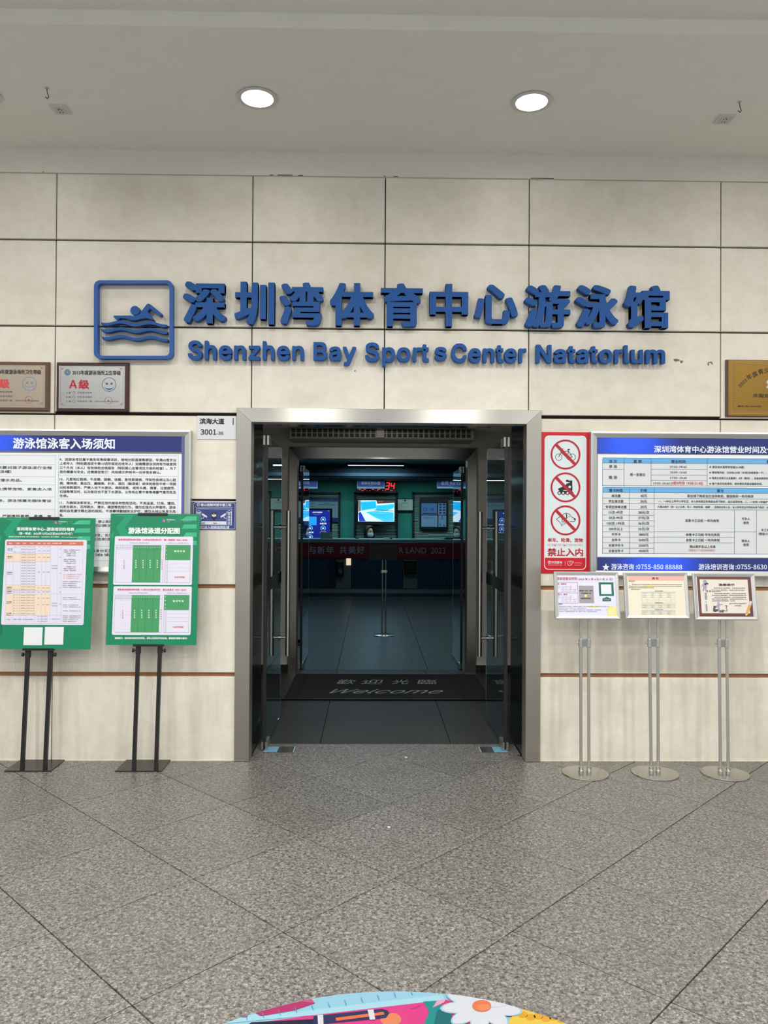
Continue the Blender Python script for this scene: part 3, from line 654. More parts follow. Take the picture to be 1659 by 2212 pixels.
bn = MB().slab(x0c + .2, x1c - .2, YC - .014, YC - .004, zban, zcb - .006, .002).build('banner', mat((128, 14, 30), .6, name='banner_red'))
tag(bn, 'long dark red new year banner along the front of the reception counter', 'banner')
s = Sheet((0, YC - .0145, 0), bn); wl_ = (178, 180, 196)
for ch, a, b in (('与', 668, 682), ('新', 686, 701), ('年', 705, 721), ('共', 734, 749), ('美', 753, 768), ('好', 771, 787)): s.text(ch, a, b, 1188, wl_, h=16, bold=.02, z=1)
s.text('CR LAND', 850, 921, 1189, wl_, h=12.5, z=1, font='d', res=3); s.text('2023', 930.5, 962, 1189.5, wl_, h=12.5, z=1, font='d', res=3); s.text('CR LAND 2023', 585, 640, 1189, wl_, h=12.5, z=1, font='d', res=3); s.done()
for nm, pa, pb, pt_, pb_, lab, tagx in (('bag', 726, 742, 1206, 1246, 'black bag hanging on the counter front below the red banner, left of the sign stand', True), ('storage_box', 873, 900, 1208, 1240, 'dark box fixed under the counter right of the sign stand', False)):
    Yb = YC - .16; xa, zt_ = W(pa, pt_, Yb); xb, zb_ = W(pb, pb_, Yb); bg = empty(nm, ((xa + xb) / 2, YC, zb_), lab, 'bag' if tagx else 'box')
    MB().slab(xa, xb, Yb, YC + .0, zb_, zt_ - .05, .03).build('body', mat((15, 17, 22), .6, name='black_cloth'), bg)
    if tagx: MB().slab(xa + .05, xb - .03, Yb - .004, Yb, zb_ + .07, zb_ + .17, .003).build('pale_tag', mat((90, 110, 120), .6, name='pale_tag'), bg)
    else: MB().slab(xa - .01, xb + .01, Yb - .01, YC, zt_ - .052, zt_ - .02, .008).build('lid', mat((28, 32, 40), .5, name='box_lid'), bg)
    g = MB(); cx = (xa + xb) / 2
    for k in range(8):
        t0, t1 = math.pi * k / 8, math.pi * (k + 1) / 8; g.tube((cx + .05 * math.cos(t0), YC - .03, zt_ - .06 + .07 * math.sin(t0)), (cx + .05 * math.cos(t1), YC - .03, zt_ - .06 + .07 * math.sin(t1)), .007, 8)
    g.build('carry_strap' if tagx else 'handle', M_black, bg)
# small things on the worktop
def onctr(name, a, y0, b, dy, label, cat, m, Y=YC + .15, dep=.12):
    x0, z1 = W(a, y0, Y); x1 = W(b, y0, Y)[0]; t = empty(name, ((x0 + x1) / 2, Y, zct), label, cat); return t, x0, x1, z1
t, x0, x1, z1 = onctr('card_holder', 691.5, 1149, 718.5, 0, 'small clear upright card holder on the counter in front of the kiosk screen', 'card holder', None)
MB().slab(x0, x1, YC + .15, YC + .156, zct + .001, z1, .001).build('card', mat((130, 160, 170), .4, name='card'), t); MB().box(x0, x1, YC + .13, YC + .2, zct + .0005, zct + .006).build('foot', M_glass2, t)
s = Sheet((0, YC + .15, 0), t)
for k in range(5): s.line(694, 1152 + k * 2.6, 714 - (k % 2) * 3, 1152 + k * 2.6, .6, (80, 110, 120))
s.rect(711.5, 1160, 717, 1165, (160, 110, 84), 1); s.done()
t, x0, x1, z1 = onctr('device', 961, 1161.5, 997, 0, 'flat black device lying on the right end of the counter', 'device', None)
MB().slab(x0, x1, YC + .1, YC + .32, zct, z1, .008).build('case', M_black, t); MB().box(x0 + .03, x1 - .03, YC + .14, YC + .28, z1, z1 + .006).build('top_plate', M_blackgl, t)
t, x0, x1, z1 = onctr('cup', 998, 1159.5, 1002, 0, 'small pale cup beside the flat black device on the counter', 'cup', None)
MB().lathe(((x0 + x1) / 2, YC + .15, zct), [(.018, 0), (.024, z1 - zct), (.021, z1 - zct), (.016, .006)], 20).build('cup_body', mat((150, 170, 180), .4, name='cup'), t, True)
for i, (a, b, y, lbl) in enumerate(((768, 775, 1167, 'small dark stapler on the counter left of the seated woman'), (829, 842, 1166.6, 'white sheet stack on the counter right of the seated woman'), (842, 847, 1167, 'small dark stamp pad on the counter beside the white sheets'))):
    t, x0, x1, z1 = onctr(('stapler', 'paper_stack', 'stamp_pad')[i], a, y - 2.5, b, 0, lbl, ('stapler', 'paper', 'stamp pad')[i], None)
    MB().slab(x0, x1, YC + .12, YC + .26, zct, zct + .022, .004).build(('base', 'sheets', 'case')[i], (M_black, mat((190, 205, 210), .6, name='paper'), M_black)[i], t)
    if i == 0: MB().slab(x0 + .01, x1 - .01, YC + .13, YC + .22, zct + .022, zct + .035, .004).build('arm', mat((40, 40, 44), .4, name='stapler_arm'), t)
# small grey box on the wall under the television
x0, z1 = W(803, 1135.5, 18.5); x1, z0 = W(820, 1147, 18.5)
t = empty('wall_box', ((x0 + x1) / 2, 18.5, z0), 'small grey wall box just below the television', 'box'); MB().slab(x0, x1, 18.5, YW - .006, z0, z1, .006).build('case', mat((100, 120, 125), .4, name='grey_case'), t); MB().box(x0 + .02, x1 - .02, 18.497, 18.5, z0 + .02, z0 + .03).build('slot', M_black, t)

# ------------------------------------------------------------------ seated woman
def skin_body(name, nodes, edges, m, parent, sub=2):
    me = bpy.data.meshes.new(name); me.from_pydata([n[:3] for n in nodes], edges, []); o = link(name, me, parent, m)
    md = o.modifiers.new('skin', 'SKIN'); md.use_smooth_shade = True
    for i, n in enumerate(nodes): me.skin_vertices[0].data[i].radius = (n[3], n[4] if len(n) > 4 else n[3])
    me.skin_vertices[0].data[0].use_root = True
    s2 = o.modifiers.new('sub', 'SUBSURF'); s2.levels = sub; s2.render_levels = sub
    dg = bpy.context.evaluated_depsgraph_get(); new = bpy.data.meshes.new_from_object(o.evaluated_get(dg)); o.modifiers.clear(); o.data = new
    if not new.materials: new.materials.append(m)
    return o
YP = 17.75; hx, hz = W(797.5, 1150, YP - .1)
pr = empty('person', (hx, YP, 0), 'seated person in dark clothes and white face mask, long dark hair, behind the counter', 'person')
seat_z = hz - .74
def L(x, y, z): return (x - 0, y, z)
nodes = [(0, 0, .02, .15, .12), (0, 0, .18, .14, .10), (0, -.01, .34, .16, .10), (0, -.01, .46, .13, .08), (0, -.02, .55, .055, .055), (0, -.03, .63, .05, .05),
         (-.17, -.01, .45, .06), (-.23, -.04, .27, .045), (-.17, -.25, .22, .036), (-.09, -.40, .24, .03), (.17, -.01, .45, .06), (.23, -.04, .27, .045), (.17, -.25, .22, .036), (.09, -.40, .24, .03),
         (-.10, -.02, -.02, .085), (-.12, -.42, -.02, .065), (-.12, -.44, -.40, .045), (.10, -.02, -.02, .085), (.12, -.42, -.02, .065), (.12, -.44, -.40, .045)]
edges = [(0, 1), (1, 2), (2, 3), (3, 4), (4, 5), (3, 6), (6, 7), (7, 8), (8, 9), (3, 10), (10, 11), (11, 12), (12, 13), (0, 14), (14, 15), (15, 16), (0, 17), (17, 18), (18, 19)]
body = skin_body('body', nodes, edges, mat((24, 26, 30), .8, name='dark_clothes'), pr); body.location = (0, 0, seat_z)
SK = mat((196, 160, 138), .55, name='skin')
hd = MB().ball((hx, YP - .03, hz), .098, 14, sz=1.22, sx=.80, sy=.95)
hd.ball((hx, YP - .118, hz - .012), .014, 8, sz=1.5)                       # nose
for sx in (-1, 1): hd.ball((hx + sx * .078, YP - .02, hz - .005), .022, 8, sx=.35, sy=.7, sz=1.3)
head = hd.build('head', SK, pr, True)
RZ = Matrix.Rotation(math.radians(38), 4, 'Z')        # face turned to the photograph's right
for sx in (-1, 1):
    MB().ball((hx + sx * .032, YP - .115, hz + .018), .012, 8, sz=.6).build('eye', mat((26, 20, 18), .3, name='eye'), head, True)
    MB().box(hx + sx * .032 - .018, hx + sx * .032 + .018, YP - .122, YP - .112, hz + .04, hz + .046).build('eyebrow', mat((24, 18, 16), .8, name='brow'), head)
mk = MB(); n = 9; vs = []
for j, zz in enumerate((-.005, -.03, -.065, -.10, -.115)):
    for k in range(n):
        a = math.radians(-75 + 150 * k / (n - 1)); rr = (.083, .088, .088, .078, .055)[j]; vs.append((hx + rr * math.sin(a), YP - .03 - rr * 1.16 * math.cos(a), hz + zz))
mk.add(vs, [(j * n + k, j * n + k + 1, (j + 1) * n + k + 1, (j + 1) * n + k) for j in range(4) for k in range(n - 1)]).build('face_mask', mat((205, 222, 230), .7, name='mask_white'), head, True)
hr = MB(); n = 22
prof = [(.03, .150), (.08, .138), (.110, .098), (.122, .04), (.125, -.02), (.124, -.09), (.125, -.16), (.12, -.24)]
vs = []
for j, (r, z) in enumerate(prof):
    op = 180 if j < 2 else (128 if j < 3 else 112)
    for k in range(n): a = math.radians(180 - op + 2 * op * k / (n - 1) + 0); vs.append((hx + r * .92 * math.sin(a), YP - .02 - r * 1.02 * math.cos(a), hz + z))
hr.add(vs, [(j * n + k, j * n + k + 1, (j + 1) * n + k + 1, (j + 1) * n + k) for j in range(len(prof) - 1) for k in range(n - 1)]).add([(hx, YP - .02, hz + .138)], [])
nn = len(hr.v) - 1; hr.f += [(k, k + 1, nn) for k in range(n - 1)]
ho = hr.build('hair', mat((16, 13, 12), .45, name='dark_hair'), head, True); so = ho.modifiers.new('s', 'SOLIDIFY'); so.thickness = .014; so.offset = 0
def spin(o):
    c = Vector((hx, YP - .02, hz)) - root(pr)
    o.data.transform(Matrix.Translation(c) @ RZ @ Matrix.Translation(-c))
    for ch in o.children: spin(ch)
spin(head)
for sx in (-1, 1):
    hnd = MB(); b0 = (hx + sx * .085, YP - .42, seat_z + .245); hnd.ball(b0, .036, 8, sz=.45, sx=1, sy=1.25)
    for k in range(4): q = (b0[0] + (-.024 + .016 * k), b0[1] - .035, b0[2]); hnd.tube(q, (q[0], q[1] - (.045, .055, .052, .04)[k], q[2] - .004), .008, 8, .0065); hnd.tube((q[0], q[1] - (.045, .055, .052, .04)[k], q[2] - .004), (q[0], q[1] - (.065, .078, .074, .058)[k], q[2] - .018), .0065, 8, .005)
    hnd.tube((b0[0] - sx * .03, b0[1], b0[2]), (b0[0] - sx * .055, b0[1] - .035, b0[2] - .004), .009, 8, .007); hnd.build('hand', SK, pr, True)
    MB().ball((hx + sx * .12, YP - .50, max(.035, seat_z - .44)), .04, 8, sz=.75, sy=2.0).build('shoe', M_black, pr, True)
chb = empty('office_chair', (hx, YP, 0), 'dark office chair under the seated person behind the counter', 'chair')
MB().slab(hx - .24, hx + .24, YP - .28, YP + .2, seat_z - .20, seat_z - .125, .02).build('seat', M_black, chb); MB().slab(hx - .22, hx + .22, YP + .19, YP + .24, seat_z - .1, seat_z + .34, .02).build('backrest', M_black, chb)
MB().tube((hx, YP, .08), (hx, YP, seat_z - .2), .028, 14).build('column', M_chrome, chb, True)
for k in range(5):
    a = k * 2 * math.pi / 5; MB().tube((hx, YP, .09), (hx + .27 * math.cos(a), YP + .27 * math.sin(a), .055), .02, 8, .014).tube((hx + .27 * math.cos(a) - .01, YP + .27 * math.sin(a), .03), (hx + .27 * math.cos(a) + .01, YP + .27 * math.sin(a), .03), .03, 12).build('leg', M_black, chb)

# ------------------------------------------------------------------ sign stand in the lobby
YS = 10.62; xs0 = W(829, 1372, YS)[0]
t = empty('sign_stand', (xs0, YS, 0), 'thin steel sign stand with a blank grey panel, alone in the lobby', 'sign stand')
MB().lathe((xs0, YS, 0), [(.142, 0), (.142, .006), (.13, .010)], 44).build('base', M_chrome, t, True)
for dx in (-.024, .024): MB().tube((xs0 + dx, YS, .01), (xs0 + dx, YS, 1.06), .0085, 12).build('pole', M_chrome, t, True)
for dx in (-.024, .024): MB().lathe((xs0 + dx, YS, .01), [(.016, 0), (.016, .03), (.011, .034)], 16).build('collar', M_chrome, t, True)
MB().box(xs0 - .04, xs0 + .04, YS - .015, YS + .015, .86, .89).build('clamp', M_alu, t)
xa, z1 = W(796.5, 1173.5, YS - .03); xb, z0 = W(859.5, 1210, YS - .03)
MB().slab(xa, xb, YS - .03, YS - .012, z0, z1, .002).build('panel', mat((56, 66, 68), .5, name='grey_sheet'), t)
s = Sheet((0, YS - .0301, 0), t)
for k in range(5): s.line(803 + (k % 2), 1178 + k * 5, 846 + (k * 7) % 8, 1178 + k * 5, .8, (44, 52, 54), 1)
s.done(); mitre_frame(s, xa, -z1, xb, -z0, .012, .006, .004, mat((130, 134, 130), .4, .6, name='stand_frame'), t, base=-.018)
t2 = empty('shoe', (W(648, 1386, 10.3)[0], 10.2, 0), 'small dark object on the lobby floor beside the left inner glass door', 'shoe'); xq, yq = F(650, 1390)
MB().ball((xq, yq, .03), .045, 10, sz=.6, sx=1.6).build('upper', M_black, t2, True); MB().box(xq - .07, xq + .07, yq - .03, yq + .03, .0, .008).build('sole', mat((190, 190, 180), .6, name='pale_sole'), t2)

# ------------------------------------------------------------------ raised lettering on the wall
def raised(s_, font, px0, px1, py0, py1, label, group, name, bold, depth=.045, res=4, clear=.012):
    co, fs = outline(s_, font, res); mn = co.min(0); mx = co.max(0)
    xa, za = W(px0, (py0 + py1) / 2)[0], W((px0 + px1) / 2, py1)[1]; xb, zb_ = W(px1, (py0 + py1) / 2)[0], W((px0 + px1) / 2, py0)[1]
    d = bold * (zb_ - za) if bold < .5 else 0
    kx = (xb - xa - 2 * d) / (mx[0] - mn[0]); kz = (zb_ - za - 2 * d) / (mx[1] - mn[1])
    cx, cz = (xa + xb) / 2, (za + zb_) / 2; me = bpy.data.meshes.new(name); V = []; Fc = []
    shifts = tuple((x, y * .6) for x, y in ((-1, -1), (1, 1), (-1, 1), (1, -1), (0, 1), (0, -1), (1, 0), (-1, 0), (.5, 1), (-.5, 1), (.5, -1), (-.5, -1), (1, .5), (1, -.5), (-1, .5), (-1, -.5))) if font == 'c' else ((-.88, -.88), (.88, .88), (-.88, .88), (.88, -.88), (1, 0), (-1, 0), (0, 1), (0, -1))
    cnt = {}
    for f in fs:
        for a, b in zip(f, f[1:] + f[:1]): k = (min(a, b), max(a, b)); cnt[k] = cnt.get(k, 0) + 1
    bnd = []
    for f in fs:
        for a, b in zip(f, f[1:] + f[:1]):
            if cnt[(min(a, b), max(a, b))] == 1: bnd.append((a, b))
    n = len(co)
    for i, (dx, dy) in enumerate(shifts):
        b0 = len(V); jy = i * .00007
        X = (co[:, 0] - (mn[0] + mx[0]) / 2) * kx + dx * d; Z = (co[:, 1] - (mn[1] + mx[1]) / 2) * kz + dy * d
        V += [(x, -depth - clear - jy, z) for x, z in zip(X, Z)] + [(x, -clear - jy, z) for x, z in zip(X, Z)]
        Fc += [tuple(b0 + q for q in f) for f in fs] + [tuple(b0 + n + q for q in f[::-1]) for f in fs] + [(b0 + b, b0 + a, b0 + n + a, b0 + n + b) for a, b in bnd]
    me.from_pydata(V, [], Fc); bm = bmesh.new(); bm.from_mesh(me)
    bmesh.ops.recalc_face_normals(bm, faces=bm.faces); bm.to_mesh(me); bm.free()
    o = link(name, me, None, M_blue); o.location = (cx, D, cz); tag(o, label, 'letter', group)
    # the steel pins it stands on
    pins = MB(); ks = [(xa + (xb - xa) * .5, cz)]
    j = int(np.argmin((co[:, 0] - mn[0]) ** 2 + (co[:, 1] - mn[1]) ** 2 * .3)); 
    pts = [fs[0][0], fs[len(fs) // 2][0]]
    for q in pts: x = cx + (co[q, 0] - (mn[0] + mx[0]) / 2) * kx; z = cz + (co[q, 1] - (mn[1] + mx[1]) / 2) * kz; pins.tube((x, D - clear - .01, z), (x, D + .001, z), .003, 8)
    pins.build('mounting_pin', M_alu, o)
    return o
order = ['first', 'second', 'third', 'fourth', 'fifth', 'sixth', 'seventh', 'eighth', 'ninth', 'tenth', 'eleventh']
batch([(c, 'c', 4) for c in '深圳湾体育中心游泳馆'] + [(w[:i + 1], 'l', 3) for w in ('Shenzhen', 'Bay', 'Sport', 'Center', 'Natatorlum') for i in range(len(w))] + [(c, 'l', 3) for c in set('ShenzhenBaySportCenterNatatorlumH')])
CH = [('深', 400, 493, 613, 707), ('圳', 510, 596.5, 613.5, 709), ('湾', 606, 700.5, 615, 711), ('体', 713.5, 809, 616, 712), ('育', 822, 913, 617, 713.5), ('中', 926.5, 1010, 618, 713.5), ('心', 1022, 1116, 619.5, 708), ('游', 1129.5, 1228, 620.5, 716), ('泳', 1238.5, 1330.5, 620.5, 716), ('馆', 1342.5, 1440, 621.5, 717)]
for k_, (ch, a, b, y0, y1) in enumerate(CH): raised(ch, 'c', a, b - 1, y0, y1 - 2, f'{order[k_]} of the ten large raised blue characters from the left, {ch}' + (', next to the swimmer emblem' if k_ == 0 else ', last of the row' if k_ == 9 else ''), None, 'raised_character', .036, depth=.05)
def word(w, x0, x1, ytop, ybase, xt, desc, nm, capy=None):
    """ytop/ybase: cap line and base line in the photo at x0..x1; letters placed with the font's own spacing"""
    full, _ = outline(w, 'l', 3); F0, F1 = full[:, 0].min(), full[:, 0].max(); kx = (x1 - x0) / (F1 - F0)
    hh, _ = outline('H', 'l', 3); cap = hh[:, 1].max(); k = (ybase - ytop) / cap; seen = {}
    for i, c in enumerate(w):
        pre, _ = outline(w[:i + 1], 'l', 3); one, _ = outline(c, 'l', 3); r = pre[:, 0].max()
        if i:
            prev, _ = outline(w[:i], 'l', 3)
        l = r - (one[:, 0].max() - one[:, 0].min()); xa = x0 + (l - F0) * kx; xb = x0 + (r - F0) * kx
        slope = .0065 * ((xa + xb) / 2 - (x0 + x1) / 2); top = ybase - one[:, 1].max() * k + slope; bot = ybase - one[:, 1].min() * k + slope
        seen[c] = seen.get(c, 0) + 1; multi = w.count(c) > 1
        lab = f'raised blue letter {desc.get(c, c)}' + (f', {order[seen[c] - 1]} {desc.get(c, c)}' if multi else '') + f' of the word {nm}'
        raised(c, 'l', xa - .8, xb + .8, top - .6, bot + .6, lab, 'raised blue latin letters', 'raised_letter', .042 if (bot - top) > 36 else .052, depth=.04, res=3)
word('Shenzhen', 410.5, 657, 741, 780, None, {}, 'Shenzhen'); word('Bay', 679, 769, 743.5, 781, None, {}, 'Bay'); word('Sport', 789.5, 925, 745, 783.5, None, {}, 'Sports')
raised('s', 'l', 937.5, 963.5, 753, 782, 'raised blue letter s sitting slightly high at the end of the word Sports', 'raised blue latin letters', 'raised_letter', .056, depth=.04)
word('Center', 974, 1133, 747, 785.5, None, {}, 'Center'); word('Natatorlum', 1155.5, 1430, 749.5, 787, None, {'l': 'i without its dot'}, 'Natatorium')
# logo: swimmer in a rounded square
lg = empty('swimming_logo', (W(294, 780)[0], D, W(294, 780)[1]), 'blue square swimmer emblem with three waves, left of the large characters', 'emblem')
cs1 = (180, 590, 2.592)
class Plate(Sheet): pass
def solid(pts, name, m, parent, y0=D - .055, y1=D - .012):        # polygon in crop coordinates -> solid on the wall
    P = []
    for x, y in pts: X, Z = W(cs1[0] + x / cs1[2], cs1[1] + y / cs1[2]); P.append((X, Z))
    n = len(P); o = MB().add([(x, y0, z) for x, z in P] + [(x, y1, z) for x, z in P], [tuple(range(n)), tuple(range(n, 2 * n))[::-1]] + [(k, (k + 1) % n, n + (k + 1) % n, n + k) for k in range(n)]).build(name, m, parent)
    return o
def rrect(x0, y0, x1, y1, r, n=8):
    out = []
    for cx, cy, t0 in ((x1 - r, y0 + r, -90), (x1 - r, y1 - r, 0), (x0 + r, y1 - r, 90), (x0 + r, y0 + r, 180)):
        for k in range(n + 1): t = math.radians(t0 + 90 * k / n); out.append((cx + r * math.cos(t), cy + r * math.sin(t)))
    return out
def band(outer, inner, name, m, parent, y0, y1):
    def c(p): X, Z = W(cs1[0] + p[0] / cs1[2], cs1[1] + p[1] / cs1[2]); return X, Z
    O = [c(p) for p in outer]; I = [c(p) for p in inner]; n = len(O)
    v = [(x, y0, z) for x, z in O] + [(x, y0, z) for x, z in I] + [(x, y1, z) for x, z in O] + [(x, y1, z) for x, z in I]; f = []
    for k in range(n):
        j = (k + 1) % n; f += [(k, j, n + j, n + k), (2 * n + k, 3 * n + k, 3 * n + j, 2 * n + j), (k, 2 * n + k, 2 * n + j, j), (n + k, n + j, 3 * n + j, 3 * n + k)]
    return MB().add(v, f).build(name, m, parent)
band(rrect(76, 54, 513, 489, 34), rrect(96, 72, 494, 472, 22), 'square_frame', M_bluelt, lg, D - .055, D - .012)
def wave(y, x0, x1, name):
    top, bot = [], []
    for k in range(29):
        u = k / 28; x = x0 + (x1 - x0) * u; yy = y + 10 * u + 7.5 * math.sin(u * 4.5 * math.pi + .5) ; th = 15 if .04 < u < .97 else 11
        top.append((x, yy - th * .5)); bot.append((x, yy + th * .5 + 1))
    n = len(top); P = [W(cs1[0] + x / cs1[2], cs1[1] + q / cs1[2]) for x, q in top + bot]
    g = MB(); y0, y1 = D - .055, D - .012
    g.add([(x, y0, z) for x, z in P] + [(x, y1, z) for x, z in P], [(k, k + 1, n + k + 1, n + k) for k in range(n - 1)] + [(2 * n + k, 2 * n + n + k, 2 * n + n + k + 1, 2 * n + k + 1) for k in range(n - 1)] +
          [(k, 2 * n + k, 2 * n + k + 1, k + 1) for k in range(n - 1)] + [(n + k, n + k + 1, 3 * n + k + 1, 3 * n + k) for k in range(n - 1)] + [(0, n, 3 * n, 2 * n), (n - 1, 3 * n - 1, 4 * n - 1, 2 * n - 1)])
    g.build(name, M_blue, lg)
wave(289, 116, 478, 'wave'); wave(326, 118, 482, 'wave'); wave(368, 120, 485, 'wave')
solid([(303 + 26 * math.cos(k * math.pi / 14), 222 + 26 * math.sin(k * math.pi / 14)) for k in range(28)], 'swimmer_head', M_blue, lg)
sw = [(372, 184), (381, 183), (388, 187), (450, 236), (452, 244), (446, 251), (437, 250), (392, 213), (384, 212), (372, 224), (408, 272), (404, 276)]
solid([(326, 244), (366, 190), (376, 183), (388, 187), (450, 237), (451, 246), (444, 252), (436, 249), (385, 211), (372, 226), (410, 276), (370, 264), (335, 268), (298, 277), (272, 274), (255, 266), (220, 264), (212, 274), (200, 273), (184, 258), (186, 250), (200, 250), (280, 250), (300, 254)], 'swimmer_body', M_blue, lg)

# ------------------------------------------------------------------ signs fixed to the wall
INK = (48, 48, 52)
def board(name, quad, label, cat, m, y=D - .012, tf=(0, 0, 1.0), emit=0.0, gloss=.4, part='backing', yb=D + .002):
    x0, z1 = W(tf[0] + quad[0] / tf[2], tf[1] + quad[1] / tf[2], y); x1, z0 = W(tf[0] + quad[2] / tf[2], tf[1] + quad[3] / tf[2], y)
    t = empty(name, ((x0 + x1) / 2, D, z0), label, cat); MB().slab(x0, x1, y, yb, z0, z1, .0015).build(part, m, t)
    return t, Sheet((0, y - .0001, 0), t, tf=tf, emit=emit, gloss=gloss), (x0, -z1, x1, -z0)
# address plate
t, s, _ = board('address_plate', (190, 133, 812, 513), 'white street number plate 3001-36 left of the steel door frame', 'sign', mat((214, 216, 220), .4, name='plate_white'), y=D - .006, tf=(400, 880, 7.373))
s.text('滨海大道', 234, 620, 221, (22, 22, 24), h=88, bold=.035, z=1); s.text('3001', 247, 492, 393, (22, 22, 24), h=84, bold=.03, z=1, font='n', res=3); s.text('-36', 502, 608, 412, (30, 30, 32), h=52, bold=.022, z=1, font='n', res=3); s.rect(757, 170, 773, 280, (66, 60, 70), 1); s.done()
# camera notice
t, s, _ = board('camera_notice', (115, 1503, 812, 1952), 'dark blue video surveillance notice below the number plate', 'sign', mat((48, 62, 124), .35, name='notice_blue'), y=D - .006, tf=(400, 880, 7.373))
wt = (214, 218, 228); bl = (48, 62, 124)
s.rect(132, 1515, 797, 1938, wt, 1, r=30); s.rect(138, 1521, 791, 1932, bl, 2, r=26)
s.disc(211, 1550, 24, (214, 200, 190), 3); s.disc(213, 1550, 15, (170, 70, 50), 4); s.text('南山视频邻里守望工程', 250, 734, 1554, wt, h=42, bold=.03, z=3); s.rect(160, 1590, 760, 1595, wt, 3)
s.rect(178, 1613, 744, 1875, wt, 3); s.rect(184, 1619, 738, 1869, bl, 4)
for x in (219, 700):
    s.poly([(x - 48, 1672), (x, 1635), (x + 48, 1672)], wt, 5); s.poly([(x - 34, 1668), (x, 1643), (x + 34, 1668)], bl, 6); s.rect(x - 36, 1672, x + 36, 1870, wt, 5); s.rect(x - 30, 1677, x + 30, 1866, bl, 6)
    for k in range(4): s.rect(x - 17, 1683 + k * 45, x + 17, 1717 + k * 45, wt, 7); s.rect(x - 8, 1692 + k * 45, x + 8, 1708 + k * 45, bl, 8)
for sg, x in ((1, 310), (-1, 607)):
    s.poly([(x - sg * 44, 1693), (x - sg * 28, 1688), (x + sg * 44, 1735), (x + sg * 36, 1758), (x + sg * 28, 1756), (x - sg * 40, 1716)], wt, 5); s.pline([(x - sg * 10, 1733), (x - sg * 14, 1762), (x - sg * 50, 1768)], 9, wt, 5)
s.rect(262, 1815, 655, 1866, wt, 7); s.text('编号', 275, 316, 1843, (70, 70, 76), z=8, bold=.02); s.text('责任人', 452, 515, 1845, (70, 70, 76), z=8, bold=.02)
s.disc(461, 1712, 34, wt, 5); s.disc(461, 1718, 26, (238, 222, 206), 6); s.poly([(420, 1700), (428, 1678), (461, 1668), (494, 1678), (500, 1700), (461, 1706)], (24, 28, 44), 7); s.disc(461, 1688, 6, wt, 8)
for dx in (-10, 10): s.disc(461 + dx, 1719, 4, (30, 30, 36), 7)
s.line(453, 1732, 469, 1732, 3, (170, 90, 80), 7); s.poly([(434, 1742), (488, 1742), (500, 1768), (476, 1778), (474, 1800), (448, 1800), (446, 1778), (424, 1768)], (20, 22, 30), 6); s.poly([(455, 1744), (467, 1744), (461, 1760)], wt, 7)
s.text('您已进入视频监控区域', 206, 702, 1909, wt, h=44, bold=.03, z=3); s.done()
# red prohibition sign
t, s, _ = board('prohibition_sign', (55, 88, 768, 2135), 'tall red and white sign banning bicycles, skates and dogs, right of the door', 'sign', mat((196, 8, 34), .35, name='sign_red'), y=D - .008, tf=(1160, 920, 6.70))
RD = (178, 14, 40); WH = (212, 222, 224)
s.rect(106, 140, 714, 2082, (226, 222, 222), 1, r=62); s.rect(116, 150, 704, 2070, (196, 8, 34), 2, r=56); s.rect(110, 143, 711, 1908, WH, 3, r=55); s.rect(110, 1700, 711, 1908, WH, 3.2); s.rect(106, 1895, 714, 1908, WH, 3.1)
def bar(cy): s.poly([(258, cy - 130), (288, cy - 160), (568, cy + 132), (540, cy + 162)], RD, 6)
for cy in (415, 890, 1367): s.disc(411, cy, 216, RD, 5, r0=190, n=72); bar(cy)
BK = (26, 26, 28)
for cx in (313, 509): s.disc(cx, 452, 50, BK, 4, r0=43)
s.pline([(313, 452), (350, 372), (343, 338), (330, 330)], 9, BK, 4); s.pline([(343, 338), (380, 328)], 9, BK, 4); s.pline([(352, 374), (455, 366), (430, 460), (350, 385)], 9, BK, 4); s.pline([(455, 366), (450, 350)], 9, BK, 4); s.pline([(455, 366), (509, 452), (430, 460)], 9, BK, 4)
s.disc(457, 344, 20, BK, 4, sy=.45); s.disc(432, 460, 14, BK, 4, r0=10); s.line(432, 460, 446, 486, 5, BK, 4); s.line(438, 486, 452, 486, 5, BK, 4)
s.poly([(418, 783), (440, 778), (468, 792), (509, 788), (512, 930), (500, 948), (330, 948), (306, 922), (308, 905), (350, 888), (392, 870), (420, 845), (438, 832), (470, 826), (474, 818), (440, 812), (418, 808)], BK, 4); s.disc(471, 882, 19, WH, 5)
s.poly([(330, 948), (500, 948), (516, 960), (505, 985), (300, 985), (296, 972)], BK, 4); s.rect(380, 930, 440, 942, WH, 4.5)
for cx in (322, 378, 440, 498): s.disc(cx, 972, 27, BK, 4.2); s.disc(cx, 972, 15, WH, 5)
s.pline([(372, 1292), (388, 1272), (415, 1263), (450, 1270), (478, 1288), (500, 1322), (552, 1342), (554, 1362), (540, 1382), (520, 1388), (478, 1380)], 8, BK, 4); s.pline([(420, 1272), (430, 1300), (422, 1335)], 14, BK, 4); s.pline([(372, 1292), (362, 1330), (362, 1390), (380, 1394), (400, 1360), (440, 1330)], 8, BK, 4)
s.pline([(340, 1310), (278, 1350), (318, 1382), (348, 1418), (352, 1448)], 7, BK, 4); s.poly([(528, 1338), (556, 1342), (554, 1362), (540, 1366)], BK, 5); s.poly([(448, 1318), (470, 1308), (474, 1320), (452, 1324)], BK, 4); s.pline([(372, 1418), (374, 1440)], 8, BK, 4); s.pline([(392, 1410), (380, 1416)], 6, BK, 4); s.pline([(404, 1396), (402, 1426)], 8, BK, 4)
s.text('单车、轮滑、宠物', 155, 662, 1653, RD, h=58, bold=.03, z=4); s.text('NO BIKE NO SKATING NO PET', 153, 660, 1723, (190, 92, 104), h=32, z=4); s.text('禁止入内', 155, 662, 1828, RD, h=112, bold=.03, z=4, res=2)
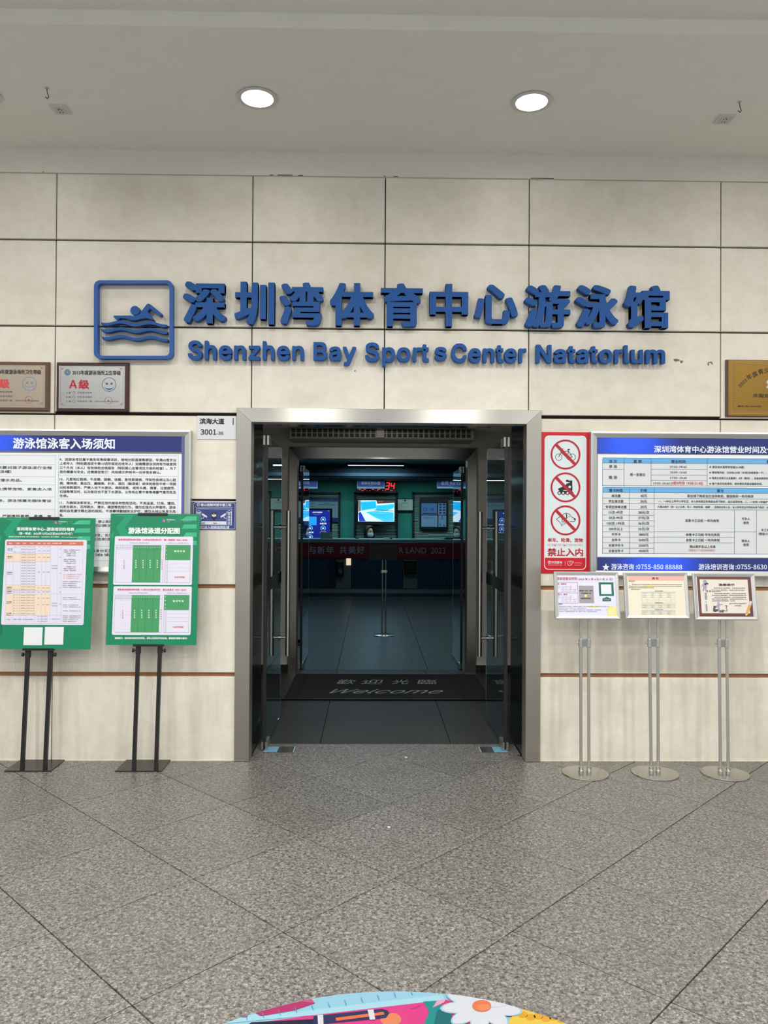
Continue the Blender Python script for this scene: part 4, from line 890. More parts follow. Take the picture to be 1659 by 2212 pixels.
wr = (226, 196, 200); s.rect(160, 1953, 200, 1993, wr, 4, r=6); s.rect(170, 1968, 178, 1985, (196, 8, 34), 5); s.rect(184, 1963, 192, 1985, (196, 8, 34), 5); s.text('华润置地', 207, 362, 1975, wr, h=36, bold=.03, z=4); s.text('品质给城市更多改变', 158, 360, 2014, wr, z=4, h=13)
s.rect(403, 1955, 407, 2022, wr, 4); s.pline([(448, 1962), (490, 1955), (512, 1968), (500, 2012), (462, 2022), (440, 2000), (448, 1962)], 7, wr, 4); s.pline([(470, 1980), (520, 1958), (530, 1972), (490, 2012), (470, 1980)], 5, wr, 4)
for y, b in ((1976, 656), (1996, 652), (2017, 640)): s.text('深圳湾体育中心' if y != 1996 else 'SHENZHEN BAY', 540, b, y, wr, z=4, h=9)
s.done()

# plaques
def plaque(quad, plate, wood, metal, label, tf, y=D - .022):
    x0, z1 = W(tf[0] + quad[0] / tf[2], tf[1] + quad[1] / tf[2], y); x1, z0 = W(tf[0] + quad[2] / tf[2], tf[1] + quad[3] / tf[2], y)
    t = empty('award_plaque', ((x0 + x1) / 2, D, z0), label, 'plaque'); MB().slab(x0, x1, y, D + .001, z0, z1, .007).build('wooden_board', wood, t)
    s = Sheet((0, y - .0022, 0), t, tf=tf, gloss=.4)
    a0, z1 = W(tf[0] + plate[0] / tf[2], tf[1] + plate[1] / tf[2], y); a1, z0 = W(tf[0] + plate[2] / tf[2], tf[1] + plate[3] / tf[2], y)
    MB().slab(a0, a1, y - .002, y + .001, z0, z1, .001).build('metal_plate', metal, t); return t, s
def brushed(name, rgb, rough): return steel(name, rgb, rough, (120, 120, 1.5))
def hygiene(tf, ox, yo, plate, year, label, wood, metal, face, smile_fill, rd, dim):
    t, s = plaque((697 + ox, 127 + yo, 1588 + ox, 745 + yo), plate, wood, metal, label, tf)
    q = lambda x: x + ox
    tx = tuple(int(c * dim) for c in (34, 32, 34)); rc = (196, 130, 124)
    s.table([q(745), q(1520)], [184 + yo, 668 + yo], 2.5, (150, 140, 134), 1)
    for cx, cy, sx, sy in ((752, 194, 1, 1), (1512, 194, -1, 1), (752, 660, 1, -1), (1512, 660, -1, -1)):
        X, Y = q(cx), cy + yo; s.pline([(X, Y + sy * 34), (X + sx * 8, Y + sy * 14), (X + sx * 26, Y + sy * 6), (X + sx * 48, Y)], 3, rc, 2); s.pline([(X + sx * 4, Y + sy * 4), (X + sx * 24, Y + sy * 24)], 4, rc, 2); s.disc(X + sx * 16, Y + sy * 16, 8, rc, 2, r0=5)
    s.disc(q(833), 253 + yo, 38, (66, 86, 118), 1); s.disc(q(833), 253 + yo, 28, (150, 166, 188), 2, r0=23); s.disc(q(833), 253 + yo, 11, (150, 166, 188), 2)
    s.text(year + '年度游泳场所卫生等级', q(897), q(1492), 258 + yo, tx, h=54, bold=.028, z=1)
    s.text('A', q(857), q(948), 400 + yo, rd, h=98, bold=.03, z=1, font='l'); s.text('级', q(975), q(1098), 402 + yo, rd, h=108, bold=.04, z=1)
    s.disc(q(1348), 404 + yo, 88, face, 1, r0=82); 
    for dx in (-29, 29): s.disc(q(1348 + dx), 394 + yo, 14, face, 1)
    if smile_fill:
        a = [(q(1348 + 50 * math.cos(math.radians(k))), 436 + yo + 36 * math.sin(math.radians(k))) for k in range(0, 181, 15)]; b = [(q(1348 + 46 * math.cos(math.radians(k))), 438 + yo + 14 * math.sin(math.radians(k))) for k in range(180, -1, -15)]
        for k in range(12): s.poly([a[k], a[k + 1], b[11 - k], b[12 - k]], face, 1)
    else: s.pline([(q(1348 + 62 * math.cos(math.radians(k))), 412 + yo + 32 * math.sin(math.radians(k))) for k in range(10, 171, 16)], 5, face, 1)
    for k, (c, e) in enumerate((('A', '优秀'), ('B', '良好'), ('C', '一般'))):
        y = 505 + k * 53 + yo; s.text(c + ' 级', q(818), q(878), y, tx, z=1, h=20); s.disc(q(914), y, 18, tx, 1, r0=16); s.line(q(906), y - 3, q(922), y - 3, 3, tx, 1); s.text('卫生状况' + e, q(952), q(1138), y, tx, z=1, h=22)
    s.text('深圳市卫生和计划生育委员会', q(1170), q(1464), 614 + yo, tx, z=1, h=16); s.disc(q(1338), 602 + yo, 46, (176, 90, 96), 2, r0=42); s.text('★', q(1324), q(1352), 602 + yo, (160, 40, 54), z=2); s.done()
tfp = (0, 760, 5.72)
hygiene(tfp, 0, 0, (728, 170, 1540, 705), '2015', 'silver 2015 grade A plaque in a dark red-brown frame, fully in view', mat((58, 22, 26), .22, name='mahogany'), brushed('plaque_silver', (178, 178, 176), .26), (44, 86, 150), True, (172, 22, 44), 1)
hygiene(tfp, -984, -10, (-256, 160, 555, 693), '2014', 'dull bronze-grey grade A plaque in a brown frame, cut by the left edge', mat((88, 62, 38), .4, name='brown_wood'), brushed('plaque_dull', (168, 156, 140), .42), (74, 138, 190), False, (208, 64, 64), 1)
tg = (1540, 760, 13.82)
t, s = plaque((408, 228, 2500, 1942), (462, 250, 2440, 1925), mat((84, 62, 44), .4, name='bronze_edge'), brushed('plaque_gold', (150, 118, 60), .42), 'dark gold 2022 award plaque cut by the right edge', tg)
go = (176, 142, 86); dk = (40, 26, 14)
s.table([530, 2380], [302, 1850], 10, go, 1); s.table([620, 2300], [385, 1765], 5, (150, 118, 66), 1)
for k in range(21): s.disc(575, 345 + k * 71, 30, go, 1, r0=23, n=14); s.pline([(548, 345 + k * 71 + 34), (602, 345 + k * 71 + 60)], 8, go, 1)
for k in range(24):
    for y in (342, 1808): s.disc(650 + k * 71, y, 30, go, 1, r0=23, n=14); s.pline([(650 + k * 71 + 20, y - 22), (650 + k * 71 + 48, y + 22)], 8, go, 1)
for ch, x, y, w_, r_ in (('2022', 890, 930, 300, -44), ('年', 1085, 750, 150, -38), ('度', 1255, 665, 150, -30), ('青', 1425, 590, 145, -20), ('少', 1600, 555, 145, -10), ('年', 1770, 545, 145, 0), ('体', 1940, 565, 145, 10)): s.text(ch, x - w_ / 2, x + w_ / 2, y, dk, z=1, bold=.02, rot=r_)
s.text('华润文体', 1198, 1840, 1310, dk, h=115, bold=.025, z=1); s.text('编号: JBL-2022-025', 742, 1440, 1628, dk, h=62, bold=.02, z=1)
s.poly([(1590, 900), (1640, 840), (1720, 850), (1760, 930), (1720, 1010), (1680, 1060), (1610, 1090), (1585, 1050), (1640, 1010), (1620, 950)], (196, 200, 190), 2, 'relief_figure'); s.poly([(1535, 920), (1600, 905), (1600, 945)], (190, 120, 80), 2, 'relief_figure'); s.done()

# lightboxes
def lightbox(quad, w_, label, tf, Y=D - .05):
    x0, z1 = W(tf[0] + quad[0] / tf[2], tf[1] + quad[1] / tf[2], Y); x1, z0 = W(tf[0] + quad[2] / tf[2], tf[1] + quad[3] / tf[2], Y)
    t = empty('light_box_sign', ((x0 + x1) / 2, D, z0), label, 'sign board'); MB().box(x0 + .004, x1 - .004, D - .042, D + .001, z0 + .004, z1 - .004).build('case', mat((120, 120, 116), .5, .5, name='case_alu'), t)
    s = Sheet((0, D - .0425, 0), t, tf=tf, emit=.10, gloss=.22); mitre_frame(s, x0, -z1, x1, -z0, w_, .010, .004, M_alu, t, base=-.04); return t, s
def navy_glow(parent, s, quad, cx, name):       # backlit blue band: leds behind one end shine through
    g = N('backlit_blue'); a = s.ab(cx[0], cx[1]); o = root(parent)
    vm = g.nd('VectorMath'); vm.operation = 'DISTANCE'; g.ln(g.tc.outputs['Object'], vm.inputs[0]); vm.inputs[1].default_value = (a[0] - o.x, s.p.y - o.y, -a[1] - o.z)
    f = g.nd('MapRange'); f.inputs['From Min'].default_value = 0; f.inputs['From Max'].default_value = cx[2]; f.inputs['To Min'].default_value = 1; f.inputs['To Max'].default_value = 0; f.interpolation_type = 'SMOOTHSTEP'; g.ln(vm.outputs['Value'], f.inputs['Value'])
    g.b.inputs['Base Color'].default_value = lin((40, 50, 120)); g.b.inputs['Roughness'].default_value = .2; g.b.inputs['Emission Color'].default_value = lin((20, 90, 255))
    mm = g.nd('Math'); mm.operation = 'MULTIPLY'; g.ln(f.outputs[0], mm.inputs[0]); mm.inputs[1].default_value = .9; g.ln(mm.outputs[0], g.b.inputs['Emission Strength'])
    a0, b0 = s.ab(quad[0], quad[1]); a1, b1 = s.ab(quad[2], quad[3]); MB().add([s.pt(a0, b0, .0006), s.pt(a1, b0, .0006), s.pt(a1, b1, .0006), s.pt(a0, b1, .0006)], [(0, 1, 2, 3)]).build(name, g.m, parent)
tl = (0, 760, 3.19)
t, s = lightbox((-1500, 520, 1308, 1527), .040, 'large swimmer rules board with navy header, behind the green posters', tl)
s.rect(-1470, 694, 1250, 1500, (222, 226, 228), 1); s.rect(1250, 560, 1264, 1500, (86, 92, 160), 2); navy_glow(t, s, (-1470, 560, 1250, 690), (-100, 590, .42), 'header_band')
s.text('游泳馆泳客入场须知', 92, 790, 632, (222, 228, 238), h=72, bold=.028, z=3, res=2)
lc = (150, 168, 196)
yl = [712, 774, 858, 914, 998, 1082, 1172, 1260]; s.table([-700, 381], yl, 2, lc); s.table([402, 1226], [714, 856, 1016, 1150, 1245, 1340, 1440], 2, lc)
R = [('9、因游泳项目属于高危体育经营项目，场地比较湿滑等原因，年满65周岁以', 744, 1216), ('上老年人（特别是规定中第10项所规定的老年人）如确需游泳须持有市级医院', 771.5, 1216), ('三个月内（本人）有效体检合格报告（特别是心血管项目方面的检查）。为了', 801, 1214), ('您的健康与安全，还需要您签订：风险提示声明书一份并签名确认。', 829, 1108),
     ('10、凡患有红眼病、牛皮癣、脚癣、体癣、急性肠道病、传染性疾病以及心脏', 880, 1214), ('病、精神病、高血压、癫痫病、肝炎、酒后（酗酒者）或体检报告中有一项超', 908, 1214), ('出标准数据的，严禁入池下水游泳。病刚痊愈、或有头痛、感冒、过度疲劳、', 937, 1208), ('饥饿等情况时，以及饭后也不宜下水游泳，以免呛出胃中食物堵塞气管而危及', 966, 1214), ('生命。', 992, 470),
     ('11、为确保泳客安全，严禁在池内做各种危险活动，不准追逐、打闹、嬉戏、', 1042, 1210), ('出发台跳水、花样跳水、潜水、横游等危险行为，请勿在场内大声喧哗，游泳', 1070, 1212), ('期间自觉遵守靠右游的规则，不准攀爬翻越安全护栏、骑压水线以免发生危', 1098, 1212), ('险。', 1126, 436),
     ('12、泳道（包括打水板）禁止使用', 1169, 772), ('器材划手掌及等到训练池', 1196, 772), ('13、为了您的人身与安全，当儿', 1262, 772), ('童进入大水标准池前提', 1290, 772), ('14、馆内发生事故与身份无关', 1370, 772), ('，对违反治安', 1398, 772)]
for a, y, x1_ in R: s.text(a, 412, x1_, y, INK, h=20, z=3, bold=.018)
for a, x0_, y, x1_ in (('陪同儿童参加游泳，家长要对孩子游泳进行全程', -360, 797, 358), ('看护（须佩戴泳帽）', -200, 825, 78), ('禁止携带皮球及潜水用品。', -240, 884, 152), ('讲究公共卫生，禁止携带宠物、家禽进入场', -290, 945, 356), ('禁止丢弃牛奶果皮杂物，游泳馆属无烟体育设', -320, 1025, 354), ('注意财产安全，严禁携带易燃、易爆、有', -200, 1132, 354)): s.text(a, x0_, x1_, y, INK, h=20, z=3, bold=.018)
MBb = s.rect(-1470, 1477, 1250, 1498, (28, 60, 200), 2); s.done()

tr = (1150, 900, 3.259)
t, s = lightbox((413, 104, 2400, 1136), .040, 'large opening hours and price board with blue header, right of the red sign', tr)
navy_glow(t, s, (458, 146, 2360, 271), (690, 170, .38), 'header_band'); navy_glow(t, s, (458, 992, 2360, 1100), (900, 1060, .40), 'footer_band')
s.rect(458, 271, 2360, 992, (222, 226, 230), 1); s.text('深圳湾体育中心游泳馆营业时间及价格', 857, 1756, 232, (224, 230, 240), h=48, bold=.02, z=3, res=2)
hb = (100, 168, 218); tb = (70, 82, 104)
s.rect(494, 296, 2300, 332, hb, 2); s.rect(494, 502, 2300, 539, hb, 2); s.rect(494, 332, 2300, 490, (206, 210, 210), 1.5); s.rect(494, 539, 2300, 966, (206, 210, 210), 1.5)
for x, y0, y1 in ((494, 296, 490), (645, 296, 490), (835, 296, 490), (1230, 296, 490), (494, 502, 966), (683, 502, 966), (856, 502, 966), (1422, 656, 966), (1577, 656, 966)): s.line(x, y0, x, y1, 2.4, tb, 3)
for y in (296, 332, 490, 502, 539, 579, 618, 656, 966): s.line(494, y, 2300, y, 2.4, tb, 3)
s.line(494, 371, 645, 371, 2.4, tb, 3)
for y in (371, 412, 450): s.line(835, y, 1230, y, 2.4, tb, 3)
for y in (694, 732, 770, 811, 849, 888, 926): s.line(494, y, 856, y, 2.4, tb, 3)
s.line(1422, 811, 1577, 811, 2.4, tb, 3); s.line(856, 811, 1422, 811, 2.4, tb, 3); s.line(856, 849, 1422, 849, 2.4, tb, 3); s.line(856, 888, 1422, 888, 2.4, tb, 3)
B = 24; tx = (52, 56, 68)
for a, x0_, x1_, y in (('场 次', 539, 594, 315), ('星 期', 712, 768, 315), ('营业时间', 977, 1077, 316), ('备注', 1648, 1700, 316), ('早 场', 539, 594, 352), ('晚 场', 539, 594, 428), ('周一至周日', 686, 792, 409), ('07:00-08:45', 968, 1085, 354), ('15:00-16:45', 968, 1085, 392), ('17:00-18:45', 968, 1085, 431), ('19:00-20:45', 850, 966, 470),
    ('票卡种类', 540, 635, 520), ('价格', 760, 806, 520), ('备注', 1298, 1346, 521), ('单次票', 557, 620, 558), ('学生单次票', 536, 640, 596), ('专项优待单次票', 514, 662, 636), ('15次-49次', 538, 636, 673), ('50次-99次', 538, 636, 712), ('100次-199次', 524, 648, 751), ('200次以上', 538, 636, 790), ('半年卡', 557, 620, 828), ('全年卡', 557, 620, 867), ('长者半年卡', 536, 640, 906), ('长者全年卡', 536, 640, 944),
    ('40元', 760, 806, 558), ('30元', 760, 806, 597), ('20元', 760, 806, 636), ('38元/次', 745, 822, 674), ('37元/次', 745, 822, 712), ('36元/次', 745, 822, 751), ('35元/次', 745, 822, 790), ('3800元', 748, 817, 830), ('5600元', 748, 817, 868), ('2500元', 748, 817, 907), ('4500元', 748, 817, 945),
    ('前台线下购买当日当场有效，微信购买一年内有效', 1090, 1555, 560), ('一、1.4米以上凭中小学生证，本人持有效证件到前台线下购买，当日当场有效。二、1.1米至1.4米监护', 888, 1655, 598), ('凡满60周岁（含）以上长者、军人（包括军属、退属），及相关优待人员，本人持有效证件到前台线下购买，当', 880, 1660, 637),
    ('自售卡之日起 一年内有效', 1078, 1313, 732), ('自售卡之日起 半年内有效', 1082, 1318, 831), ('自售卡之日起 一年内有效', 1082, 1318, 869), ('限65周岁及以上长者', 1107, 1288, 915), ('可多人', 1473, 1530, 719), ('使用', 1483, 1521, 747), ('限本人', 1473, 1530, 875), ('使用', 1483, 1521, 902), ('卡工本费', 1607, 1690, 798), ('（微信小程序）', 1590, 1700, 825),
    ('★ 游泳池水温常年恒温23-28度；', 1243, 1492, 356), ('★ 游泳馆内设：①50米x25米（水深2米标准池一个）；25米', 1243, 1690, 395), ('★ 每周五至周日以及暑期7、8月（整月），泳道会原来的情况', 1243, 1690, 434), ('★ 每个场次均会清场，请合理安排游泳锻炼时间。', 1243, 1618, 473)):
    s.text(a, x0_, x1_, y, tx, z=5, bold=.015)
s.text('(4至9月份 19:00-21:45)', 972, 1200, 470, (192, 60, 70), z=5, bold=.015); s.text('（须提供三个月内体检报告）', 1095, 1285, 941, (192, 60, 70), z=5)
s.text('★', 494, 540, 1058, (220, 228, 240), z=3, bold=.03); s.text('游泳咨询', 555, 714, 1057, (220, 228, 240), h=42, z=3, bold=.012, res=2); s.text('游泳培训咨询', 1170, 1418, 1058, (220, 228, 240), h=42, z=3, bold=.012, res=2); s.text(':0755-850 88888', 728, 1053, 1058, (220, 228, 240), h=33, z=3, bold=.014, res=2, font='n'); s.text(':0755-8630', 1430, 1650, 1058, (220, 228, 240), h=33, z=3, bold=.014, res=2, font='n'); s.done()

# ------------------------------------------------------------------ black easels with green posters
GR = (2, 130, 90); GR2 = (20, 150, 108); GR3 = (0, 112, 80)
def easel(xl, xr, yf, label, bx0, bx1):
    """two flat posts leaning back from a floor plate"""
    lean = .088; t = empty('poster_stand', ((xl + xr) / 2, yf, 0), label, 'stand')
    MB().box(bx0, bx1, yf - .004, yf + .235, 0, .007).build('base_plate', mat((46, 41, 38), .28, .3, name='stand_plate'), t)
    h = 1.0
    for x in (xl, xr):
        g = MB(); a = [(x - .0115, yf + .004, .007), (x + .0115, yf + .004, .007), (x + .0115, yf + .024, .007), (x - .0115, yf + .024, .007)]; b = [(p[0], p[1] + lean * 1.5, 1.5) for p in a]
        g.add(a + b, [(3, 2, 1, 0), (4, 5, 6, 7), (0, 1, 5, 4), (1, 2, 6, 5), (2, 3, 7, 6), (3, 0, 4, 7)]).build('post', M_black, t)
    return t, lean
def poster(plane_y0, lean, quad, tf, label, eas, xl, xr):
    e2 = Vector((0, -lean, -1)).normalized(); p = Vector((0, plane_y0 + lean * 1.0, 1.0))
    t = empty('green_poster', (0, 0, 0), label, 'poster'); s = Sheet(p, t, e2=e2, tf=tf, gloss=.35)
    a0, b0 = s.ab(quad[0], quad[1]); a1, b1 = s.ab(quad[2], quad[3]); n = s.n
    loc = s.pt((a0 + a1) / 2, b1, 0); t.location = loc
    g = MB(); F4 = [(a0, b0), (a1, b0), (a1, b1), (a0, b1)]; g.add([s.pt(a, b, 0) for a, b in F4] + [s.pt(a, b, -.006) for a, b in F4], [(0, 1, 2, 3), (7, 6, 5, 4), (0, 4, 5, 1), (1, 5, 6, 2), (2, 6, 7, 3), (3, 7, 4, 0)]).build('board', mat(GR, .32, name='poster_green'), t)
    # clips and knobs belong to the stand
    am = (xl + xr) / 2
    def cl(c0, c1, d0, d1, h0, h1, nm):
        q = [(c0, d0), (c1, d0), (c1, d1), (c0, d1)]; MB().add([s.pt(a, b, h0) for a, b in q] + [s.pt(a, b, h1) for a, b in q], [(0, 1, 2, 3), (7, 6, 5, 4), (0, 4, 5, 1), (1, 5, 6, 2), (2, 6, 7, 3), (3, 7, 4, 0)]).build(nm, M_black, eas)
    cl(am - .095, am + .095, b1 - .006, b1 + .008, -.03, .012, 'lower_ledge'); cl(am - .095, am + .095, b0 - .004, b0 + .012, -.012, .006, 'upper_clip')
    for x, sg in ((xl, -1), (xr, 1)):
        c = s.pt(x + sg * .012, b1 + .035, -.016); MB().tube(c, c + Vector((sg * .014, 0, 0)), .004, 10).tube(c + Vector((sg * .014, 0, 0)), c + Vector((sg * .024, 0, 0)), .0125, 16).build('knob', M_black, eas, True)
        cl(x - .014, x + .014, b1 + .006, b1 + .055, -.034, -.008, 'sleeve')
    return t, s, (a0, b0, a1, b1)
yf = 4.893
xl1, xr1 = W(46, 1665, yf)[0], W(95.5, 1665, yf)[0]; xl2, xr2 = W(288, 1662, yf)[0], W(336, 1662, yf)[0]
e1_, ln_ = easel(xl1 + .0, xr1, yf - .0, 'black poster stand under the left green price poster', F(5.4, 1670)[0], F(109, 1668)[0])
e2_, ln_ = easel(xl2, xr2, yf, 'black poster stand under the right green lane poster', F(250, 1666)[0], F(350, 1666)[0])
t, s, q = poster(yf - .004, ln_, (187, 187, 1365, 2003), (210, 1080, 6.38), 'green swimming lane allocation poster with two lane charts, on the right black stand', e2_, xl2, xr2)
def greendeco(s, x0, x1, dy=0):
    w = x1 - x0
    s.poly([(x0 + .06 * w, 205 + dy), (x0 + .27 * w, 205 + dy), (x0 + .16 * w, 385 + dy), (x0 + .25 * w, 500 + dy), (x0 + .12 * w, 500 + dy), (x0 + .06 * w, 385 + dy), (x0 + .16 * w, 240 + dy)], GR2, 1); s.poly([(x0 + .01 * w, 560 + dy), (x0 + .04 * w, 500 + dy), (x0 + .04 * w, 420 + dy), (x0 + .0 * w, 480 + dy)], GR2, 1)
    for k in range(4): y = 225 + k * 112 + dy; s.poly([(x1 - (.12 + .03 * k if k < 2 else .13) * w, y), (x1 - 4, y), (x1 - 8, y + 60), (x1 - (.2 - .02 * k) * w, y + 60)], (58, 178, 136), 1)
    s.poly([(x0 + 4, 1550 + dy), (x0 + .05 * w, 1600 + dy), (x0 + .05 * w, 1790 + dy), (x0 - 5, 1860 + dy)], GR3, 1)
greendeco(s, 187, 1376, 0)
def logos(s, x, y):
    s.poly([(x - 24, y - 2), (x - 2, y - 24), (x, y + 24), (x - 20, y + 18)], (90, 110, 190), 2); s.poly([(x - 2, y - 24), (x + 24, y + 2), (x + 14, y + 22), (x, y + 24)], (214, 120, 150), 2)
    s.text('Sunjolune', x + 45, x + 150, y - 8, (222, 236, 230), z=2, bold=.03, h=20); s.text('润泳体育', x + 45, x + 85, y + 18, (222, 236, 230), z=2, h=10); s.line(x + 166, y - 20, x + 166, y + 26, 2, (180, 220, 205)); s.disc(x + 228, y, 24, (90, 150, 110), 2, r0=19, a0=40, a1=330); s.text('深圳湾体育中心', x + 272, x + 392, y - 6, (150, 210, 186), z=2, h=12); s.line(x + 272, y + 12, x + 385, y + 12, 4, (120, 196, 168))
logos(s, 915, 283); s.text('游泳馆泳道分配图', 432, 1136, 424, (230, 242, 238), h=82, bold=.045, z=3, res=2)
PW = (222, 220, 236); GC = (66, 152, 96); pk = (224, 78, 84); vi = (150, 140, 176)
for dy, dx, day in ((0, 0, '周一至周四'), (688, -18, '周五至周日')):
    s.rect(232 + dx, 503 + dy, 1314 + dx, 1172 + dy, PW, 2, r=20); s.text(f'游泳培训班培训时间段（12月26日至4月9日） {day}  9:00—20:30', 296 + dx, 1243 + dx, 549 + dy, pk, h=28, z=4, bold=.02)
    s.text('大池50m×25m 20条泳道 水深2m', 448 + dx, 720 + dx, 593 + dy, (120, 90, 130), z=4, h=15); s.text('小池25m×15m 10条泳道 水深1.2m', 974 + dx, 1268 + dx, 595 + dy, (120, 90, 130), z=4, h=15)
    s.table([262 + dx - 6, 908 + dx], [623 + dy, 676 + dy, 1136 + dy], 3, vi, 3); s.rect(486 + dx, 626 + dy, 876 + dx, 1136 + dy, GC, 4); s.line(486 + dx, 676 + dy, 876 + dx, 676 + dy, 2.5, (40, 120, 74), 5)
    for k in range(1, 4): s.line(486 + dx + k * 98, 676 + dy, 486 + dx + k * 98, 1136 + dy, 2.5, (40, 120, 74), 5)
    for k in range(7): s.line(290 + k * 33 + dx, 623 + dy, 290 + k * 33 + dx, 676 + dy, 2, vi, 4); s.text(str(20 - k), 268 + k * 33 + dx, 284 + k * 33 + dx, 652 + dy, vi, z=4, h=14)
    for k in range(12): s.text(str(13 - k), 498 + k * 32 + dx, 512 + k * 32 + dx, 652 + dy, (215, 236, 222), z=5, h=15)
    for k in range(4):
        for j in range(9): s.line(345 + k * 34 + dx, 690 + j * 50 + dy, 345 + k * 34 + dx - .01, 706 + j * 50 + dy, 2, (170, 160, 190), 4)
        for j, ch in enumerate('培训专用'): s.text(ch, 526 + k * 98 + dx, 544 + k * 98 + dx, 836 + j * 31 + dy, (226, 240, 230), h=18, z=6, bold=.05)
    for j, ch in enumerate('公众开放区'): s.text(ch, 363 + dx, 380 + dx, 832 + j * 26 + dy, (226, 120, 124), h=15, z=5, bold=.03)
    for j, ch in enumerate('公众开放区'): s.text(ch, 889 + dx, 902 + dx, 828 + j * 30 + dy, (206, 90, 110), h=13, z=5, bold=.04)
    s.table([936 + dx, 1284 + dx], [622 + dy, 1138 + dy], 3, vi, 3); s.rect(940 + dx, 622 + dy, 1284 + dx, 828 + dy, GC, 4); s.line(970 + dx, 828 + dy, 966 + dx, 1138 + dy, 2.5, vi, 4); s.text('培 训 专 用', 1062 + dx, 1208 + dx, 706 + dy, (226, 240, 230), h=26, z=6, bold=.045); s.text('公众开放区', 1062 + dx, 1208 + dx, 1062 + dy, (226, 110, 112), h=22, z=5, bold=.03)
    for k in range(4): s.text(str(10 - k), 952 + dx, 966 + dx, 645 + k * 53 + dy, (226, 240, 230), z=6, h=15, bold=.03)
    for k in range(6): s.text(str(6 - k), 950 + dx, 960 + dx, 858 + k * 52 + dy, vi, z=5, h=14); s.line(938 + dx, 880 + k * 52 + dy, 968 + dx, 880 + k * 52 + dy, 2, vi, 4)
    for k in range(3):
        for j in range(10): s.line(985 + j * 30 + dx, 880 + k * 52 + dy, 1001 + j * 30 + dx, 880 + k * 52 + dy, 2.4, (150, 150, 166), 4)
    for k in range(2):
        for j in range(9): s.line(985 + j * 30 + dx, 675 + k * 104 + dy, 997 + j * 30 + dx, 675 + k * 104 + dy, 2, (50, 130, 84), 5)
s.text('温馨提示：游泳培训班培训时间段，请勿占用培训专用泳道，感谢您的理解与配合！', 242, 1242, 1905, (222, 238, 232), h=28, z=3, bold=.035); s.done()

t, s, q = poster(yf - .004, ln_, (-40, 178, 1242, 1996), (0, 1090, 6.38), 'green training price list poster with a dense table, on the left black stand', e1_, xl1, xr1)
greendeco(s, -30, 1250, -10); logos(s, 764, 245)
s.text('深圳湾体育中心--游泳培训价格表', 232, 1025, 338, (230, 242, 238), h=48, bold=.035, z=3); s.text('（第一季度：2022年12月26日至2023年4月9日）', 262, 998, 400, (226, 240, 234), h=34, bold=.03, z=3); s.text('承馆长寿游泳学员 培训咨询电话：86308899 官方网站：www.springcocoon.com', 120, 1134, 447, (220, 238, 230), h=22, bold=.02, z=3)
s.rect(44, 484, 1176, 1658, PW, 2, r=24); oc = (200, 112, 92); cr_ = (236, 216, 192); vl = (176, 176, 200)
s.rect(95, 508, 1150, 562, oc, 3)
for a, b, w2 in ((125, 170, '班别'), (228, 272, '日期'), (318, 362, '班号'), (418, 465, '时间'), (520, 568, '课时'), (592, 636, '价格'), (655, 697, '会员'), (715, 800, '上课周期'), (808, 850, '人数'), (960, 1050, '报名条件')): s.text(w2, a, b, 536, (246, 226, 222), z=5, h=20, bold=.02)
for y0, y1 in ((672, 784), (1110, 1184), (1230, 1525)): s.rect(90 - (y0 - 500) * .018, y0, 697, y1, cr_, 3)
cols = [90, 186, 290, 372, 490, 578, 636, 700, 796, 850, 1142]
for x in cols: s.line(x + 2, 562, x - 14, 1634, 1.8, vl, 4)
for y in (672, 784, 1110, 1186, 1230, 1525, 1634): s.line(86, y, 700, y, 1.8, vl, 4)
for y in (1230, 1525, 1634): s.line(700, y, 1140, y, 1.8, vl, 4)
gy = (84, 84, 96)
rows = [582, 618, 655, 690, 727, 765, 801, 838, 875, 911, 947, 984, 1021, 1057, 1094, 1132, 1170, 1205, 1247, 1282, 1319, 1355, 1392, 1428, 1464, 1504]
for i, y in enumerate(rows):
    k = (y - 560) * -.018; s.text(['平日班1', '周末班2', '混合班3'][i % 3], 303 + k, 366 + k, y, gy, z=5, h=13); s.text(f'{9 + i % 9:02d}:00-{10 + i % 9}:00', 384 + k, 490 + k, y, gy, z=5, h=13)
for y in list(rows[:3:2]) + rows[16:]: k = (y - 560) * -.018; s.text('周一、三、五', 202 + k, 286 + k, y, gy, z=5, h=14)
for y, a in ((620, '成人班'), (725, '提高班'), (945, '初学班'), (1150, '私教班'), (1205, '中级班'), (1350, '成人私教班'), (1508, '双人私教')): k = (y - 560) * -.018; s.text(a, 108 + k, 176 + k, y - 10, gy, z=5, h=15, bold=.02); s.text('（每班6人）', 104 + k, 180 + k, y + 12, gy, z=5, h=14)
for y in (582, 636, 727, 930, 1150, 1205, 1290, 1378): k = (y - 560) * -.018; s.text('10次', 528 + k, 560 + k, y, gy, z=5, h=13); s.text('12节', 594 + k, 628 + k, y, gy, z=5, h=13); s.text('2680', 652 + k, 692 + k, y, gy, z=5, h=13)
for y in (842, 878, 1360, 1395): s.text('12月26日', 716, 788, y, gy, z=5, h=14)
for y in (616, 727, 945, 1145, 1205, 1370): s.text('20', 818, 838, y, gy, z=5, h=13)
for i, y in enumerate((627, 652, 677, 704, 755, 780, 806, 857, 883, 909)): s.text(['初级班：可正确换气25米以上', '中级班：蛙泳合格', '50米蛙泳 1:20.00'][min(2, i % 4)], 880 if i % 4 < 2 else 915, 1112 if i == 0 else 1046, y, gy, z=5, h=13, bold=.01)
for i, y in enumerate((962, 988, 1014)): s.text('注：小班课程时间为十五节课', 876, 1124 - i * 20, y, (224, 110, 104), z=5, h=14)
for y in (1062, 1088, 1115, 1140, 1280, 1305, 1384, 1410, 1464, 1536, 1560, 1585, 1610): s.text('学员须知：按课程进度安排上课', 864, 1112 - (y % 3) * 30, y, gy, z=5, h=13)
